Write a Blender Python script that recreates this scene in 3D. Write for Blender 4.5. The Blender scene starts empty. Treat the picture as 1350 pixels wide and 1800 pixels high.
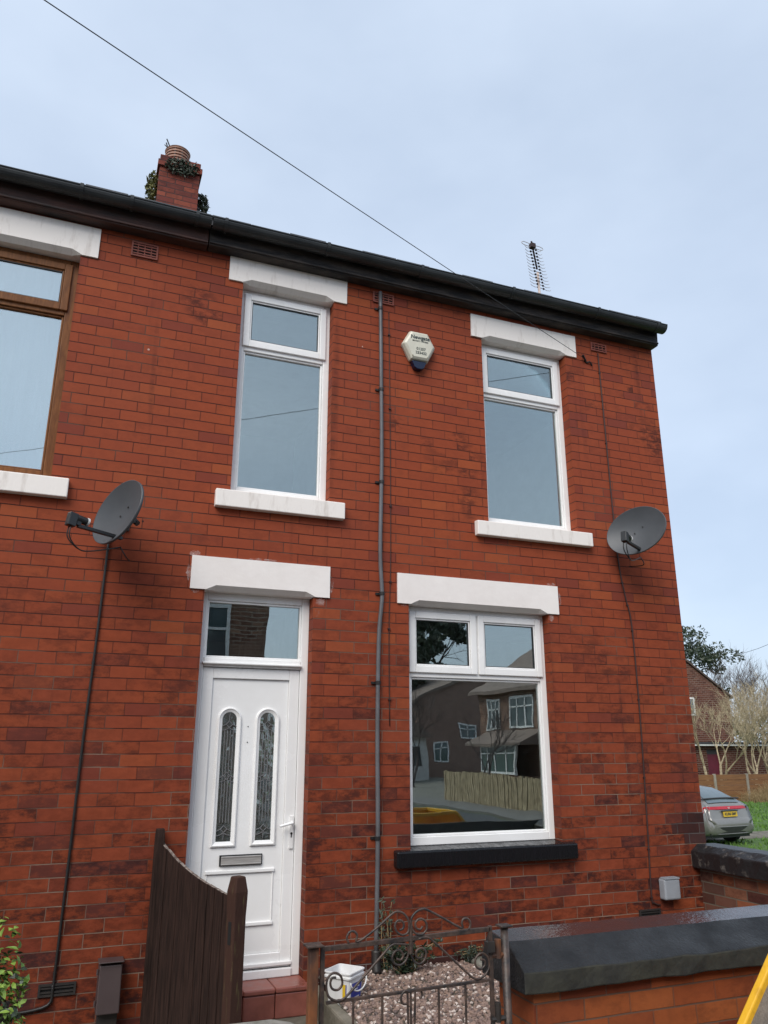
import bpy, bmesh, math, random
from mathutils import Vector, Matrix
R = math.radians
random.seed(7)
sc = bpy.context.scene
col = sc.collection

# ------------------------------------------------------------------ camera
CAM = Vector((0.0, -5.4, 1.75))
F_PX, YAW, PITCH, ROLL = 1360.0, 0.374284152, 0.295193949, 0.00124527679
cy, sy, cp, sp, cr, sr = (math.cos(YAW), math.sin(YAW), math.cos(PITCH), math.sin(PITCH), math.cos(ROLL), math.sin(ROLL))
FW = Vector((sy*cp, cy*cp, sp)); r0 = Vector((cy, -sy, 0)); u0 = r0.cross(FW)
RT = cr*r0 + sr*u0; UP = -sr*r0 + cr*u0
cd = bpy.data.cameras.new("camera"); cam = bpy.data.objects.new("camera", cd); col.objects.link(cam)
cam.matrix_world = Matrix(((RT.x, UP.x, -FW.x, CAM.x), (RT.y, UP.y, -FW.y, CAM.y), (RT.z, UP.z, -FW.z, CAM.z), (0, 0, 0, 1)))
cd.sensor_fit = 'VERTICAL'; cd.sensor_height = 36.0; cd.lens = F_PX/1800*36; cd.clip_start = 0.05; cd.clip_end = 3000
sc.camera = cam
def ray(px, py): return FW + (px-675)/F_PX*RT + (900-py)/F_PX*UP
def atY(px, py, y):                      # survey helper: where a sight line meets the plane y
    d = ray(px, py); return CAM + d*((y-CAM.y)/d.y)
def atZ(px, py, z):
    d = ray(px, py); return CAM + d*((z-CAM.z)/d.z)

# ------------------------------------------------------------------ sky, sun, exposure
W = bpy.data.worlds.new("World"); sc.world = W; W.use_nodes = True
SUN_EL, SUN_AZ = R(45), R(221)           # azimuth measured clockwise from +y
def world_nodes():
    nt = W.node_tree; N = nt.nodes; L = nt.links
    bg = N["Background"]; bg.inputs[1].default_value = 0.10
    sky = N.new("ShaderNodeTexSky"); sky.sky_type = 'NISHITA'; sky.sun_disc = False
    sky.sun_elevation = SUN_EL; sky.sun_rotation = SUN_AZ; sky.dust_density = 2.0
    tc = N.new("ShaderNodeTexCoord"); mp = N.new("ShaderNodeMapping"); mp.inputs['Scale'].default_value = (1.6, 1.6, 3.2)
    nz = N.new("ShaderNodeTexNoise"); nz.inputs['Scale'].default_value = 1.25; nz.inputs['Detail'].default_value = 5; nz.inputs['Roughness'].default_value = .5
    rp = N.new("ShaderNodeValToRGB"); e = rp.color_ramp.elements
    e[0].position = .34; e[0].color = (3.05, 3.62, 4.48, 1)
    e[1].position = .68; e[1].color = (4.02, 4.62, 5.45, 1)
    mx = N.new("ShaderNodeMixRGB"); mx.inputs[0].default_value = .80
    L.new(tc.outputs['Generated'], mp.inputs[0]); L.new(mp.outputs[0], nz.inputs[0]); L.new(nz.outputs['Fac'], rp.inputs[0])
    L.new(sky.outputs[0], mx.inputs[1]); L.new(rp.outputs[0], mx.inputs[2]); L.new(mx.outputs[0], bg.inputs[0])
world_nodes()
sd = bpy.data.lights.new("sun", 'SUN'); sd.energy = 1.5; sd.angle = R(38); sd.color = (1.0, .95, .88)
sun = bpy.data.objects.new("sun", sd); col.objects.link(sun)
to_sun = Vector((math.sin(SUN_AZ)*math.cos(SUN_EL), math.cos(SUN_AZ)*math.cos(SUN_EL), math.sin(SUN_EL)))
sun.rotation_euler = to_sun.to_track_quat('Z', 'Y').to_euler()
vs = sc.view_settings; vs.view_transform = 'Standard'; vs.look = 'None'; vs.exposure = 1.04; vs.gamma = 1; vs.use_curve_mapping = False

# ------------------------------------------------------------------ materials
def new_mat(name):
    m = bpy.data.materials.new(name); m.use_nodes = True
    return m, m.node_tree.nodes, m.node_tree.links, m.node_tree.nodes["Principled BSDF"]
MATS = {}
def mat(name, c, r=.6, c2=None, scale=6., bump=0., metal=0., spec=.5, detail=6, bscale=None, stretch=(1, 1, 1), lo=.35, hi=.65, coord='Object', rvar=0.):
    if name in MATS: return MATS[name]
    m, N, L, b = new_mat(name)
    b.inputs['Roughness'].default_value = r; b.inputs['Metallic'].default_value = metal; b.inputs['Specular IOR Level'].default_value = spec
    tc = N.new("ShaderNodeTexCoord"); mp = N.new("ShaderNodeMapping"); mp.inputs['Scale'].default_value = stretch
    L.new(tc.outputs[coord], mp.inputs[0])
    nz = N.new("ShaderNodeTexNoise"); nz.inputs['Scale'].default_value = scale; nz.inputs['Detail'].default_value = detail; nz.inputs['Roughness'].default_value = .62
    L.new(mp.outputs[0], nz.inputs[0])
    rp = N.new("ShaderNodeValToRGB"); rp.color_ramp.elements[0].position = lo; rp.color_ramp.elements[1].position = hi
    c2 = c2 or tuple(x*.8 for x in c)
    rp.color_ramp.elements[0].color = (*c2, 1); rp.color_ramp.elements[1].color = (*c, 1)
    L.new(nz.outputs['Fac'], rp.inputs[0]); L.new(rp.outputs[0], b.inputs['Base Color'])
    if rvar:
        mr = N.new("ShaderNodeMapRange"); mr.inputs[1].default_value = .35; mr.inputs[2].default_value = .65
        mr.inputs[3].default_value = max(.03, r-rvar); mr.inputs[4].default_value = min(1, r+rvar)
        L.new(nz.outputs['Fac'], mr.inputs[0]); L.new(mr.outputs[0], b.inputs['Roughness'])
    if bump:
        n2 = N.new("ShaderNodeTexNoise"); n2.inputs['Scale'].default_value = bscale or scale*4; n2.inputs['Detail'].default_value = 5
        L.new(mp.outputs[0], n2.inputs[0])
        bp = N.new("ShaderNodeBump"); bp.inputs['Strength'].default_value = 1; bp.inputs['Distance'].default_value = bump
        L.new(n2.outputs['Fac'], bp.inputs['Height']); L.new(bp.outputs[0], b.inputs['Normal'])
    MATS[name] = m; return m

def math_node(N, L, op, a, b=None, clamp=False):
    n = N.new("ShaderNodeMath"); n.operation = op; n.use_clamp = clamp
    for i, v in enumerate((a, b)):
        if v is None: continue
        if isinstance(v, (int, float)): n.inputs[i].default_value = v
        else: L.new(v, n.inputs[i])
    return n.outputs[0]
def mix_node(N, L, f, a, b):
    n = N.new("ShaderNodeMixRGB")
    for i, v in enumerate((f, a, b)):
        if isinstance(v, (int, float)): n.inputs[i].default_value = v
        elif isinstance(v, tuple): n.inputs[i].default_value = (*v, 1)
        else: L.new(v, n.inputs[i])
    return n.outputs[0]
def maprange(N, L, v, a, b, c, d):
    n = N.new("ShaderNodeMapRange"); n.inputs[1].default_value = a; n.inputs[2].default_value = b
    n.inputs[3].default_value = c; n.inputs[4].default_value = d; L.new(v, n.inputs[0]); return n.outputs[0]

def brick_mat(name, ramp, w=.223, h=.0781, pu=.0, pv=.0726, mortar=.0034, m_lo=(.23, .165, .125), m_hi=(.055, .018, .014),
              dirt_shade=1.0, dirt_col=(.030, .0125, .0125), zlo=.5, zhi=3.3, dlo=.12, rough=.7, specks=True, bump=.004):
    m, N, L, b = new_mat(name)
    uv = N.new("ShaderNodeUVMap"); uv.uv_map = "UVMap"
    geo = N.new("ShaderNodeNewGeometry"); sep = N.new("ShaderNodeSeparateXYZ"); L.new(geo.outputs['Position'], sep.inputs[0])
    mp = N.new("ShaderNodeMapping"); mp.inputs['Location'].default_value = (-pu, -pv, 0); L.new(uv.outputs[0], mp.inputs[0])
    wn = N.new("ShaderNodeTexNoise"); wn.inputs['Scale'].default_value = 2.6; wn.inputs['Detail'].default_value = 6; L.new(uv.outputs[0], wn.inputs[0])
    ws = N.new("ShaderNodeVectorMath"); ws.operation = 'MULTIPLY_ADD'; L.new(wn.outputs['Color'], ws.inputs[0])
    ws.inputs[1].default_value = (.018, .011, 0); L.new(mp.outputs[0], ws.inputs[2])
    def brick(ms):
        t = N.new("ShaderNodeTexBrick"); L.new(ws.outputs[0], t.inputs['Vector'])
        t.inputs['Color1'].default_value = (0, 0, 0, 1); t.inputs['Color2'].default_value = (1, 1, 1, 1); t.inputs['Mortar'].default_value = (.5, .5, .5, 1)
        t.inputs['Scale'].default_value = 1; t.inputs['Mortar Size'].default_value = ms; t.inputs['Mortar Smooth'].default_value = .25
        t.inputs['Brick Width'].default_value = w; t.inputs['Row Height'].default_value = h; t.offset = .5
        return t
    t0 = brick(0.0); t1 = brick(mortar)
    rp = N.new("ShaderNodeValToRGB"); el = rp.color_ramp.elements
    while len(el) < len(ramp): el.new(.5)
    for e, (p, c) in zip(el, ramp): e.position = p; e.color = (*c, 1)
    L.new(t0.outputs['Color'], rp.inputs[0])
    # tone variation inside each brick
    n1 = N.new("ShaderNodeTexNoise"); n1.inputs['Scale'].default_value = 14; n1.inputs['Detail'].default_value = 8; n1.inputs['Roughness'].default_value = .7; L.new(uv.outputs[0], n1.inputs[0])
    c1 = mix_node(N, L, maprange(N, L, n1.outputs['Fac'], .3, .75, .28, 0.), rp.outputs[0], (.13, .03, .02))
    nL = N.new("ShaderNodeTexNoise"); nL.inputs['Scale'].default_value = .9; nL.inputs['Detail'].default_value = 4; L.new(uv.outputs[0], nL.inputs[0])
    c1 = mix_node(N, L, maprange(N, L, nL.outputs['Fac'], .35, .7, .0, .22), c1, (.17, .05, .04))
    # soot smudges: some bricks carry them, more towards the ground
    off = N.new("ShaderNodeVectorMath"); off.operation = 'MULTIPLY_ADD'; L.new(t0.outputs['Color'], off.inputs[0]); off.inputs[1].default_value = (3.7, 9.1, 0)
    sc2 = N.new("ShaderNodeVectorMath"); sc2.operation = 'MULTIPLY'; L.new(uv.outputs[0], sc2.inputs[0]); sc2.inputs[1].default_value = (8.5, 15, 1); L.new(sc2.outputs[0], off.inputs[2])
    n2 = N.new("ShaderNodeTexNoise"); n2.inputs['Scale'].default_value = 1; n2.inputs['Detail'].default_value = 9; n2.inputs['Roughness'].default_value = .72; L.new(off.outputs[0], n2.inputs[0])
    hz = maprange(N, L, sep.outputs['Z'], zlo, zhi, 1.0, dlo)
    # per brick amount
    pb = N.new("ShaderNodeMath"); pb.operation = 'FRACT'; pbm = math_node(N, L, 'MULTIPLY', t0.outputs['Color'], 7.31); L.new(pbm, pb.inputs[0])
    pbr = maprange(N, L, pb.outputs[0], .25, .95, .0, 1.0)
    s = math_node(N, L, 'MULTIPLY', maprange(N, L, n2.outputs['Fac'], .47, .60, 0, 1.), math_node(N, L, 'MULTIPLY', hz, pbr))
    s = math_node(N, L, 'MULTIPLY', s, .95*dirt_shade, True)
    grime_shade = math_node(N, L, 'MULTIPLY', hz, math_node(N, L, 'MULTIPLY', maprange(N, L, n2.outputs['Fac'], .34, .60, .36, 1.0*dirt_shade), maprange(N, L, pb.outputs[0], .0, .75, .55, 1.0)))  # grime mixed with painted shading, both heavier towards the ground
    c1 = mix_node(N, L, grime_shade, c1, (.080, .017, .007))
    nP = N.new("ShaderNodeTexNoise"); nP.inputs['Scale'].default_value = 1.15; nP.inputs['Detail'].default_value = 3; L.new(mp.outputs[0], nP.inputs[0])
    s3 = math_node(N, L, 'MULTIPLY', math_node(N, L, 'MULTIPLY', maprange(N, L, nP.outputs['Fac'], .60, .67, 0, .7), maprange(N, L, pb.outputs[0], .45, .6, 0., 1.)), maprange(N, L, n2.outputs['Fac'], .43, .55, 0, 1.))
    # run-off streaks down the wall
    sv = N.new("ShaderNodeVectorMath"); sv.operation = 'MULTIPLY'; L.new(uv.outputs[0], sv.inputs[0]); sv.inputs[1].default_value = (7.5, .33, 1)
    nS = N.new("ShaderNodeTexNoise"); nS.inputs['Scale'].default_value = 1; nS.inputs['Detail'].default_value = 4; L.new(sv.outputs[0], nS.inputs[0])
    s4 = math_node(N, L, 'MULTIPLY', maprange(N, L, nS.outputs['Fac'], .60, .74, 0, .55*min(1, dirt_shade)), maprange(N, L, n2.outputs['Fac'], .38, .58, .2, 1.))
    s = math_node(N, L, 'MAXIMUM', math_node(N, L, 'MAXIMUM', s, s3), s4)
    pk = N.new("ShaderNodeMath"); pk.operation = 'FRACT'; L.new(math_node(N, L, 'MULTIPLY', t0.outputs['Color'], 23.7), pk.inputs[0])
    dk = math_node(N, L, 'MULTIPLY', math_node(N, L, 'MULTIPLY', maprange(N, L, pk.outputs[0], .80, .88, 0., .8*min(1, dirt_shade)), hz), maprange(N, L, n2.outputs['Fac'], .36, .52, .45, 1.))
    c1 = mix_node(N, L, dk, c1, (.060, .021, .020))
    c2 = mix_node(N, L, s, c1, dirt_col)
    # mortar: dark and sooty high up, pale and repointed low down
    n3 = N.new("ShaderNodeTexNoise"); n3.inputs['Scale'].default_value = 1.7; n3.inputs['Detail'].default_value = 6; L.new(uv.outputs[0], n3.inputs[0])
    mz = math_node(N, L, 'ADD', maprange(N, L, sep.outputs['Z'], zlo, zhi, .85, .0), maprange(N, L, n3.outputs['Fac'], .38, .62, -.75, .25), True)
    mc = mix_node(N, L, mz, m_hi, m_lo)
    mc = mix_node(N, L, math_node(N, L, 'MULTIPLY', s4, .8), mc, (.03, .02, .018))
    sy_ = N.new("ShaderNodeSeparateXYZ"); L.new(ws.outputs[0], sy_.inputs[0])
    fr = math_node(N, L, 'FRACT', math_node(N, L, 'DIVIDE', sy_.outputs['Y'], h)); ed = math_node(N, L, 'MINIMUM', fr, math_node(N, L, 'SUBTRACT', 1.0, fr))
    bedw = math_node(N, L, 'MULTIPLY', maprange(N, L, sep.outputs['Z'], zlo, zhi, .030, .044), maprange(N, L, n1.outputs['Fac'], .3, .7, .6, 1.4))  # bed joints drawn wider high up, their shadow painted into the dark line
    bed = math_node(N, L, 'LESS_THAN', ed, bedw)
    jf = math_node(N, L, 'MAXIMUM', math_node(N, L, 'MULTIPLY', t1.outputs['Fac'], maprange(N, L, n3.outputs['Fac'], .35, .65, .35, .95)), bed)
    c3 = mix_node(N, L, jf, c2, mc)
    if specks:
        vo = N.new("ShaderNodeTexVoronoi"); vo.inputs['Scale'].default_value = 3.4; L.new(uv.outputs[0], vo.inputs[0])
        vs_ = N.new("ShaderNodeSeparateXYZ"); L.new(vo.outputs['Color'], vs_.inputs[0])
        k = math_node(N, L, 'MULTIPLY', math_node(N, L, 'LESS_THAN', vo.outputs['Distance'], maprange(N, L, n1.outputs['Fac'], .4, .6, .006, .034)), math_node(N, L, 'GREATER_THAN', vs_.outputs['X'], .55))
        c3 = mix_node(N, L, math_node(N, L, 'MULTIPLY', k, .8), c3, (.5, .40, .36))
        k2 = math_node(N, L, 'MULTIPLY', math_node(N, L, 'LESS_THAN', vo.outputs['Distance'], .03), math_node(N, L, 'LESS_THAN', vs_.outputs['X'], .28))
        c3 = mix_node(N, L, math_node(N, L, 'MULTIPLY', k2, .85), c3, (.02, .012, .012))
    L.new(c3, b.inputs['Base Color'])
    b.inputs['Roughness'].default_value = rough; b.inputs['Specular IOR Level'].default_value = .13
    bh = math_node(N, L, 'SUBTRACT', math_node(N, L, 'MULTIPLY', n1.outputs['Fac'], .35), math_node(N, L, 'ADD', t1.outputs['Fac'], math_node(N, L, 'MULTIPLY', t0.outputs['Color'], .25)))
    bp = N.new("ShaderNodeBump"); bp.inputs['Strength'].default_value = .8; bp.inputs['Distance'].default_value = bump
    L.new(bh, bp.inputs['Height']); L.new(bp.outputs[0], b.inputs['Normal'])
    return m
RED = [(0, (.205, .045, .027)), (.04, (.225, .048, .027)), (.10, (.285, .059, .025)), (.5, (.305, .064, .025)), (.92, (.318, .069, .026)), (1, (.345, .083, .029))]
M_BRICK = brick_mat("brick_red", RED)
ORANGE = [(0, (.17, .04, .018)), (.3, (.30, .075, .026)), (.7, (.37, .105, .033)), (1, (.42, .13, .04))]
M_BRICK_FRONT = brick_mat("brick_orange", ORANGE, w=.2225, h=.0775, pu=.05, pv=.020, mortar=.0038, m_lo=(.12, .07, .05), m_hi=(.12, .07, .05), dirt_shade=.45, zlo=.2, zhi=1.2, dlo=.6, specks=False)
OLD = [(0, (.045, .038, .034)), (.3, (.085, .062, .050)), (.5, (.17, .085, .06)), (.68, (.12, .09, .07)), (.85, (.36, .13, .06)), (1, (.27, .22, .17))]
M_BRICK_OLD = brick_mat("brick_weathered", OLD, pu=.1, pv=.03, mortar=.006, m_lo=(.13, .11, .085), m_hi=(.13, .11, .085), dirt_shade=.62, zlo=0, zhi=8, dlo=.9)
BROWN = [(0, (.10, .055, .04)), (.5, (.19, .095, .06)), (1, (.27, .14, .085))]
M_BRICK_BROWN = brick_mat("brick_brown", BROWN, mortar=.010, m_lo=(.42, .36, .30), m_hi=(.42, .36, .30), dirt_shade=.5, zlo=0, zhi=9, dlo=.6, specks=False)
STREET = [(0, (.20, .12, .09)), (.5, (.34, .19, .135)), (1, (.42, .26, .18))]
M_BRICK_STREET = brick_mat("brick_street", STREET, mortar=.010, m_lo=(.40, .34, .28), m_hi=(.40, .34, .28), dirt_shade=.4, zlo=0, zhi=9, dlo=.6, specks=False)
FARB = [(0, (.060, .030, .022)), (.5, (.115, .055, .038)), (1, (.17, .085, .06))]
M_BRICK_FAR = brick_mat("brick_far", FARB, w=.3, h=.11, mortar=.012, m_lo=(.22, .18, .15), m_hi=(.22, .18, .15), dirt_shade=.5, zlo=0, zhi=9, dlo=.6, specks=False)
CHIM = [(0, (.17, .045, .04)), (.5, (.27, .07, .05)), (1, (.33, .09, .055))]
M_BRICK_CHIM = brick_mat("brick_chimney", CHIM, pu=.12, pv=.03, mortar=.007, m_lo=(.05, .03, .03), m_hi=(.05, .03, .03), dirt_shade=.6, zlo=0, zhi=12, dlo=.8, specks=False)
BLK = [(0, (.010, .010, .011)), (.6, (.018, .017, .018)), (1, (.035, .032, .033))]
M_BRICK_BLACK = brick_mat("brick_black_paint", BLK, m_lo=(.20, .17, .16), m_hi=(.05, .05, .05), dirt_shade=.3, zlo=.1, zhi=1.6, rough=.5, specks=False)

M_WHITE = mat("upvc_white", (.83, .83, .828), .26, (.775, .77, .76), 2.2, spec=.5, rvar=.06)
M_CREAM = mat("stone_white_paint", (.82, .775, .745), .55, (.76, .71, .68), 4, bump=.0012, bscale=30)
M_CREAM2 = mat("stone_white_dirty", (.80, .755, .715), .6, (.60, .545, .50), 5, stretch=(3, 1, .7), lo=.27, hi=.46, bump=.0014, bscale=30)
M_BLACKSILL = mat("sill_black_gloss", (.005, .005, .006), .26, (.012, .012, .014), 12, bump=.0022, bscale=24, stretch=(3, 1, .25), rvar=.14, spec=.32)
M_BROWNFR = mat("frame_golden_oak", (.20, .080, .026), .45, (.12, .045, .015), 10, stretch=(6, 6, 1), bump=.0005, spec=.2)
M_FASCIA = mat("fascia_black", (.016, .015, .016), .6, (.062, .050, .044), 7, bump=.003, bscale=18, stretch=(.6, 1, 3), spec=.3, lo=.36, hi=.60)
M_FASCIA2 = mat("fascia_old_wood", (.020, .016, .016), .65, (.085, .032, .022), 5, bump=.003, bscale=10, stretch=(.5, 3, 3))
M_GUTTER = mat("gutter_black", (.018, .022, .025), .42, (.038, .042, .044), 5, stretch=(.5, 1, 1), bump=.001, spec=.4)
M_SLATE = mat("slate_roof", (.065, .065, .072), .6, (.04, .04, .045), 4, bump=.004)
M_TERRA = mat("terracotta_vent", (.25, .065, .042), .7, (.17, .045, .03), 8)
M_POT = mat("terracotta_pot", (.36, .19, .13), .7, (.22, .12, .09), 9)
M_DARK = mat("void_dark", (.006, .006, .006), .9, (.004, .004, .004))
M_IRONB = mat("iron_black", (.014, .014, .015), .5, (.03, .025, .022), 12, bump=.001)
M_CONDUIT = mat("conduit_grey", (.12, .12, .13), .45, (.085, .085, .09), 6)
M_CABLE = mat("cable_black", (.012, .011, .011), .5)
M_CABLE_BR = mat("cable_brown", (.035, .014, .012), .6)
M_DISH = mat("dish_grey", (.066, .074, .084), .5, (.048, .054, .062), 3, lo=.3, hi=.7)
M_PLASTK = mat("plastic_black", (.018, .02, .022), .4)
M_LNBW = mat("plastic_white", (.75, .75, .74), .35)
M_ALARM = mat("alarm_cream", (.62, .60, .50), .38, (.52, .50, .42), 5)
M_ALARM2 = mat("alarm_side", (.62, .58, .48), .45, (.46, .42, .33), 5)
M_BLUE = mat("alarm_lens_blue", (.004, .010, .040), .2)
M_INK = mat("ink_dark", (.035, .05, .05), .6)
M_STEEL = mat("steel_brushed", (.62, .60, .57), .34, (.48, .46, .44), 8, metal=.55, stretch=(1, 1, 14))
M_TILE = mat("tile_red", (.31, .10, .075), .38, (.20, .065, .048), 7, bump=.0008, rvar=.12)
M_COPING = mat("coping_black_wet", (.009, .010, .0115), .5, (.022, .023, .024), 5, bump=.005, bscale=80, rvar=.14, spec=.26)
M_COPTOP = mat("coping_top_worn", (.030, .030, .034), .16, (.055, .026, .024), 3.2, bump=.0026, bscale=55, rvar=.12)
M_COPFACE = mat("coping_face_mossy", (.036, .036, .026), .8, (.014, .014, .012), 9, bump=.005, bscale=24)
M_COPOLD = mat("coping_black_flaking", (.012, .012, .013), .45, (.11, .10, .09), 16, bump=.006, bscale=30, lo=.28, hi=.42)
M_CONC = mat("concrete_mossy", (.185, .165, .13), .85, (.075, .068, .045), 5, bump=.006, bscale=40)
M_CONCL = mat("concrete_pale", (.26, .245, .22), .8, (.10, .10, .075), 7, bump=.006, bscale=30)
M_WOOD = mat("fence_brown_stain", (.038, .021, .0165), .8, (.015, .009, .0075), 5, stretch=(14, 14, 1), bump=.004, bscale=8, spec=.15)
M_WOODEND = mat("fence_board_end", (.28, .24, .21), .8, (.06, .035, .025), 40)
M_WOODMOSS = mat("fence_post_mossy", (.048, .024, .018), .8, (.085, .065, .032), 5, stretch=(10, 10, 1.4), bump=.003, bscale=9, lo=.30, hi=.44, spec=.15)
M_RUST = mat("iron_rust", (.19, .065, .020), .8, (.05, .024, .016), 14, bump=.002, stretch=(1, 1, .5))
M_GATE = mat("iron_worn_paint", (.018, .016, .016), .5, (.075, .048, .037), 22, bump=.0015, lo=.40, hi=.62)
M_TUB = mat("tub_white", (.74, .75, .76), .35, (.62, .62, .62), 9)
M_TUBBLUE = mat("tub_blue_print", (.010, .028, .27), .4, (.02, .05, .36), 9)
M_YEL = mat("tub_yellow_print", (.75, .50, .03), .4)
M_METER = mat("meter_box_brown", (.060, .042, .042), .5, (.050, .034, .034), 4)
M_GBOX = mat("junction_box_grey", (.27, .29, .32), .4, (.22, .235, .255), 5)
M_PLASTER = mat("room_plaster", (.82, .80, .76), .9)
M_CARPET = mat("room_floor", (.34, .30, .27), .95)
M_NET = mat("net_curtain_white", (.80, .82, .85), .9, (.70, .72, .76), 9, stretch=(8, 1, .4))
M_SKIP = mat("yellow_paint_worn", (.72, .40, .022), .42, (.46, .24, .018), 16, bump=.001, lo=.25, hi=.5)
M_SKIPIN = mat("skip_panel_dusty", (.17, .145, .12), .8, (.11, .095, .08), 30, bump=.004)
M_ROAD = mat("asphalt_wet", (.055, .056, .06), .5, (.038, .038, .042), 1.2, bump=.004, bscale=90, rvar=.15)
M_PAVE = mat("pavement_slab", (.20, .19, .18), .7, (.13, .125, .12), 3, bump=.003, bscale=40)
M_GRASS = mat("lawn_grass", (.085, .16, .024), .85, (.045, .10, .016), 3, bump=.03, bscale=50)
M_EARTH = mat("earth_dark", (.075, .062, .045), .9, (.045, .04, .03), 6, bump=.01)
M_PANEL = mat("fence_orange_boards", (.22, .10, .035), .7, (.14, .065, .025), 3, stretch=(.5, 1, 9))
M_CPOST = mat("concrete_post", (.28, .25, .20), .8)
M_BARK = mat("bark_pale", (.50, .41, .26), .8, (.20, .155, .10), 12)
M_BARK2 = mat("bark_grey", (.115, .085, .080), .85, (.07, .054, .05), 9)
M_REED = mat("dry_stems", (.33, .24, .12), .85, (.22, .15, .07), 6)
M_FELT = mat("roof_felt_dark", (.05, .05, .055), .7)
M_MAROON = mat("door_maroon", (.13, .012, .028), .5)
M_ROOFT = mat("roof_tile_brown", (.11, .075, .06), .75, (.065, .048, .042), 4, bump=.02, bscale=9)
M_ROOFS = mat("roof_tile_street", (.24, .18, .15), .75, (.16, .12, .105), 4, bump=.02, bscale=9)
M_RENDER = mat("render_white", (.68, .68, .66), .7)
M_PICKET = mat("picket_tan", (.50, .41, .26), .75, (.26, .20, .12), 7)
def leaf_mat(name, a, b_, scale=3.):
    m = mat(name, a, .45, b_, scale); return m
M_LEAF = leaf_mat("leaf_bright", (.24, .36, .06), (.07, .15, .025), 9)
M_LEAFD = leaf_mat("leaf_dark", (.035, .058, .026), (.016, .028, .015), 5)
M_LEAFG = leaf_mat("leaf_grey_green", (.075, .092, .060), (.030, .042, .028), 2)
M_LEAFY = leaf_mat("leaf_yellowish", (.17, .16, .04), (.06, .075, .02), 6)

def glass_mat(name, base=.235, k=.72, tint=(.88, .92, .91), wob=.0012, wscale=2.2):
    m, N, L, b = new_mat(name); N.remove(b); out = N["Material Output"]
    tr = N.new("ShaderNodeBsdfTransparent"); tr.inputs[0].default_value = (*tint, 1)
    gl = N.new("ShaderNodeBsdfGlossy"); gl.inputs['Roughness'].default_value = 0.0; gl.inputs[0].default_value = (.84, .92, .91, 1)
    fr = N.new("ShaderNodeFresnel"); fr.inputs[0].default_value = 1.5
    f = math_node(N, L, 'ADD', math_node(N, L, 'MULTIPLY', fr.outputs[0], k), base, True)
    tc = N.new("ShaderNodeTexCoord"); nz = N.new("ShaderNodeTexNoise"); nz.inputs['Scale'].default_value = wscale; nz.inputs['Detail'].default_value = 1.5
    L.new(tc.outputs['Object'], nz.inputs[0])
    bp = N.new("ShaderNodeBump"); bp.inputs['Distance'].default_value = wob; bp.inputs['Strength'].default_value = 1; L.new(nz.outputs['Fac'], bp.inputs['Height']); L.new(bp.outputs[0], gl.inputs['Normal'])
    mx = N.new("ShaderNodeMixShader"); L.new(f, mx.inputs[0]); L.new(tr.outputs[0], mx.inputs[1]); L.new(gl.outputs[0], mx.inputs[2]); L.new(mx.outputs[0], out.inputs[0])
    return m
M_GLASS = glass_mat("window_glass")
M_GLASSB = glass_mat("window_glass_bright", .42, .8, (.9, .93, .95))
M_GLASSD = glass_mat("door_glass_leaded", .10, .6, (.88, .89, .88), .004, 14)
M_CARGLASS = mat("car_glass", (.10, .13, .14), .06, (.07, .10, .11), 1.5, spec=.8)
M_CARPAINT = mat("car_silver_paint", (.235, .23, .22), .2, (.21, .205, .198), 2, metal=.35)
M_CARTRIM = mat("car_trim_dark", (.03, .03, .03), .5)
M_TAIL = mat("tail_light_red", (.42, .018, .03), .12)
M_TYRE = mat("tyre_rubber", (.016, .016, .016), .8)
M_RIM = mat("alloy_rim", (.30, .30, .30), .35, metal=.8)
M_PLATE = mat("number_plate_yellow", (.62, .40, .025), .4)

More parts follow.
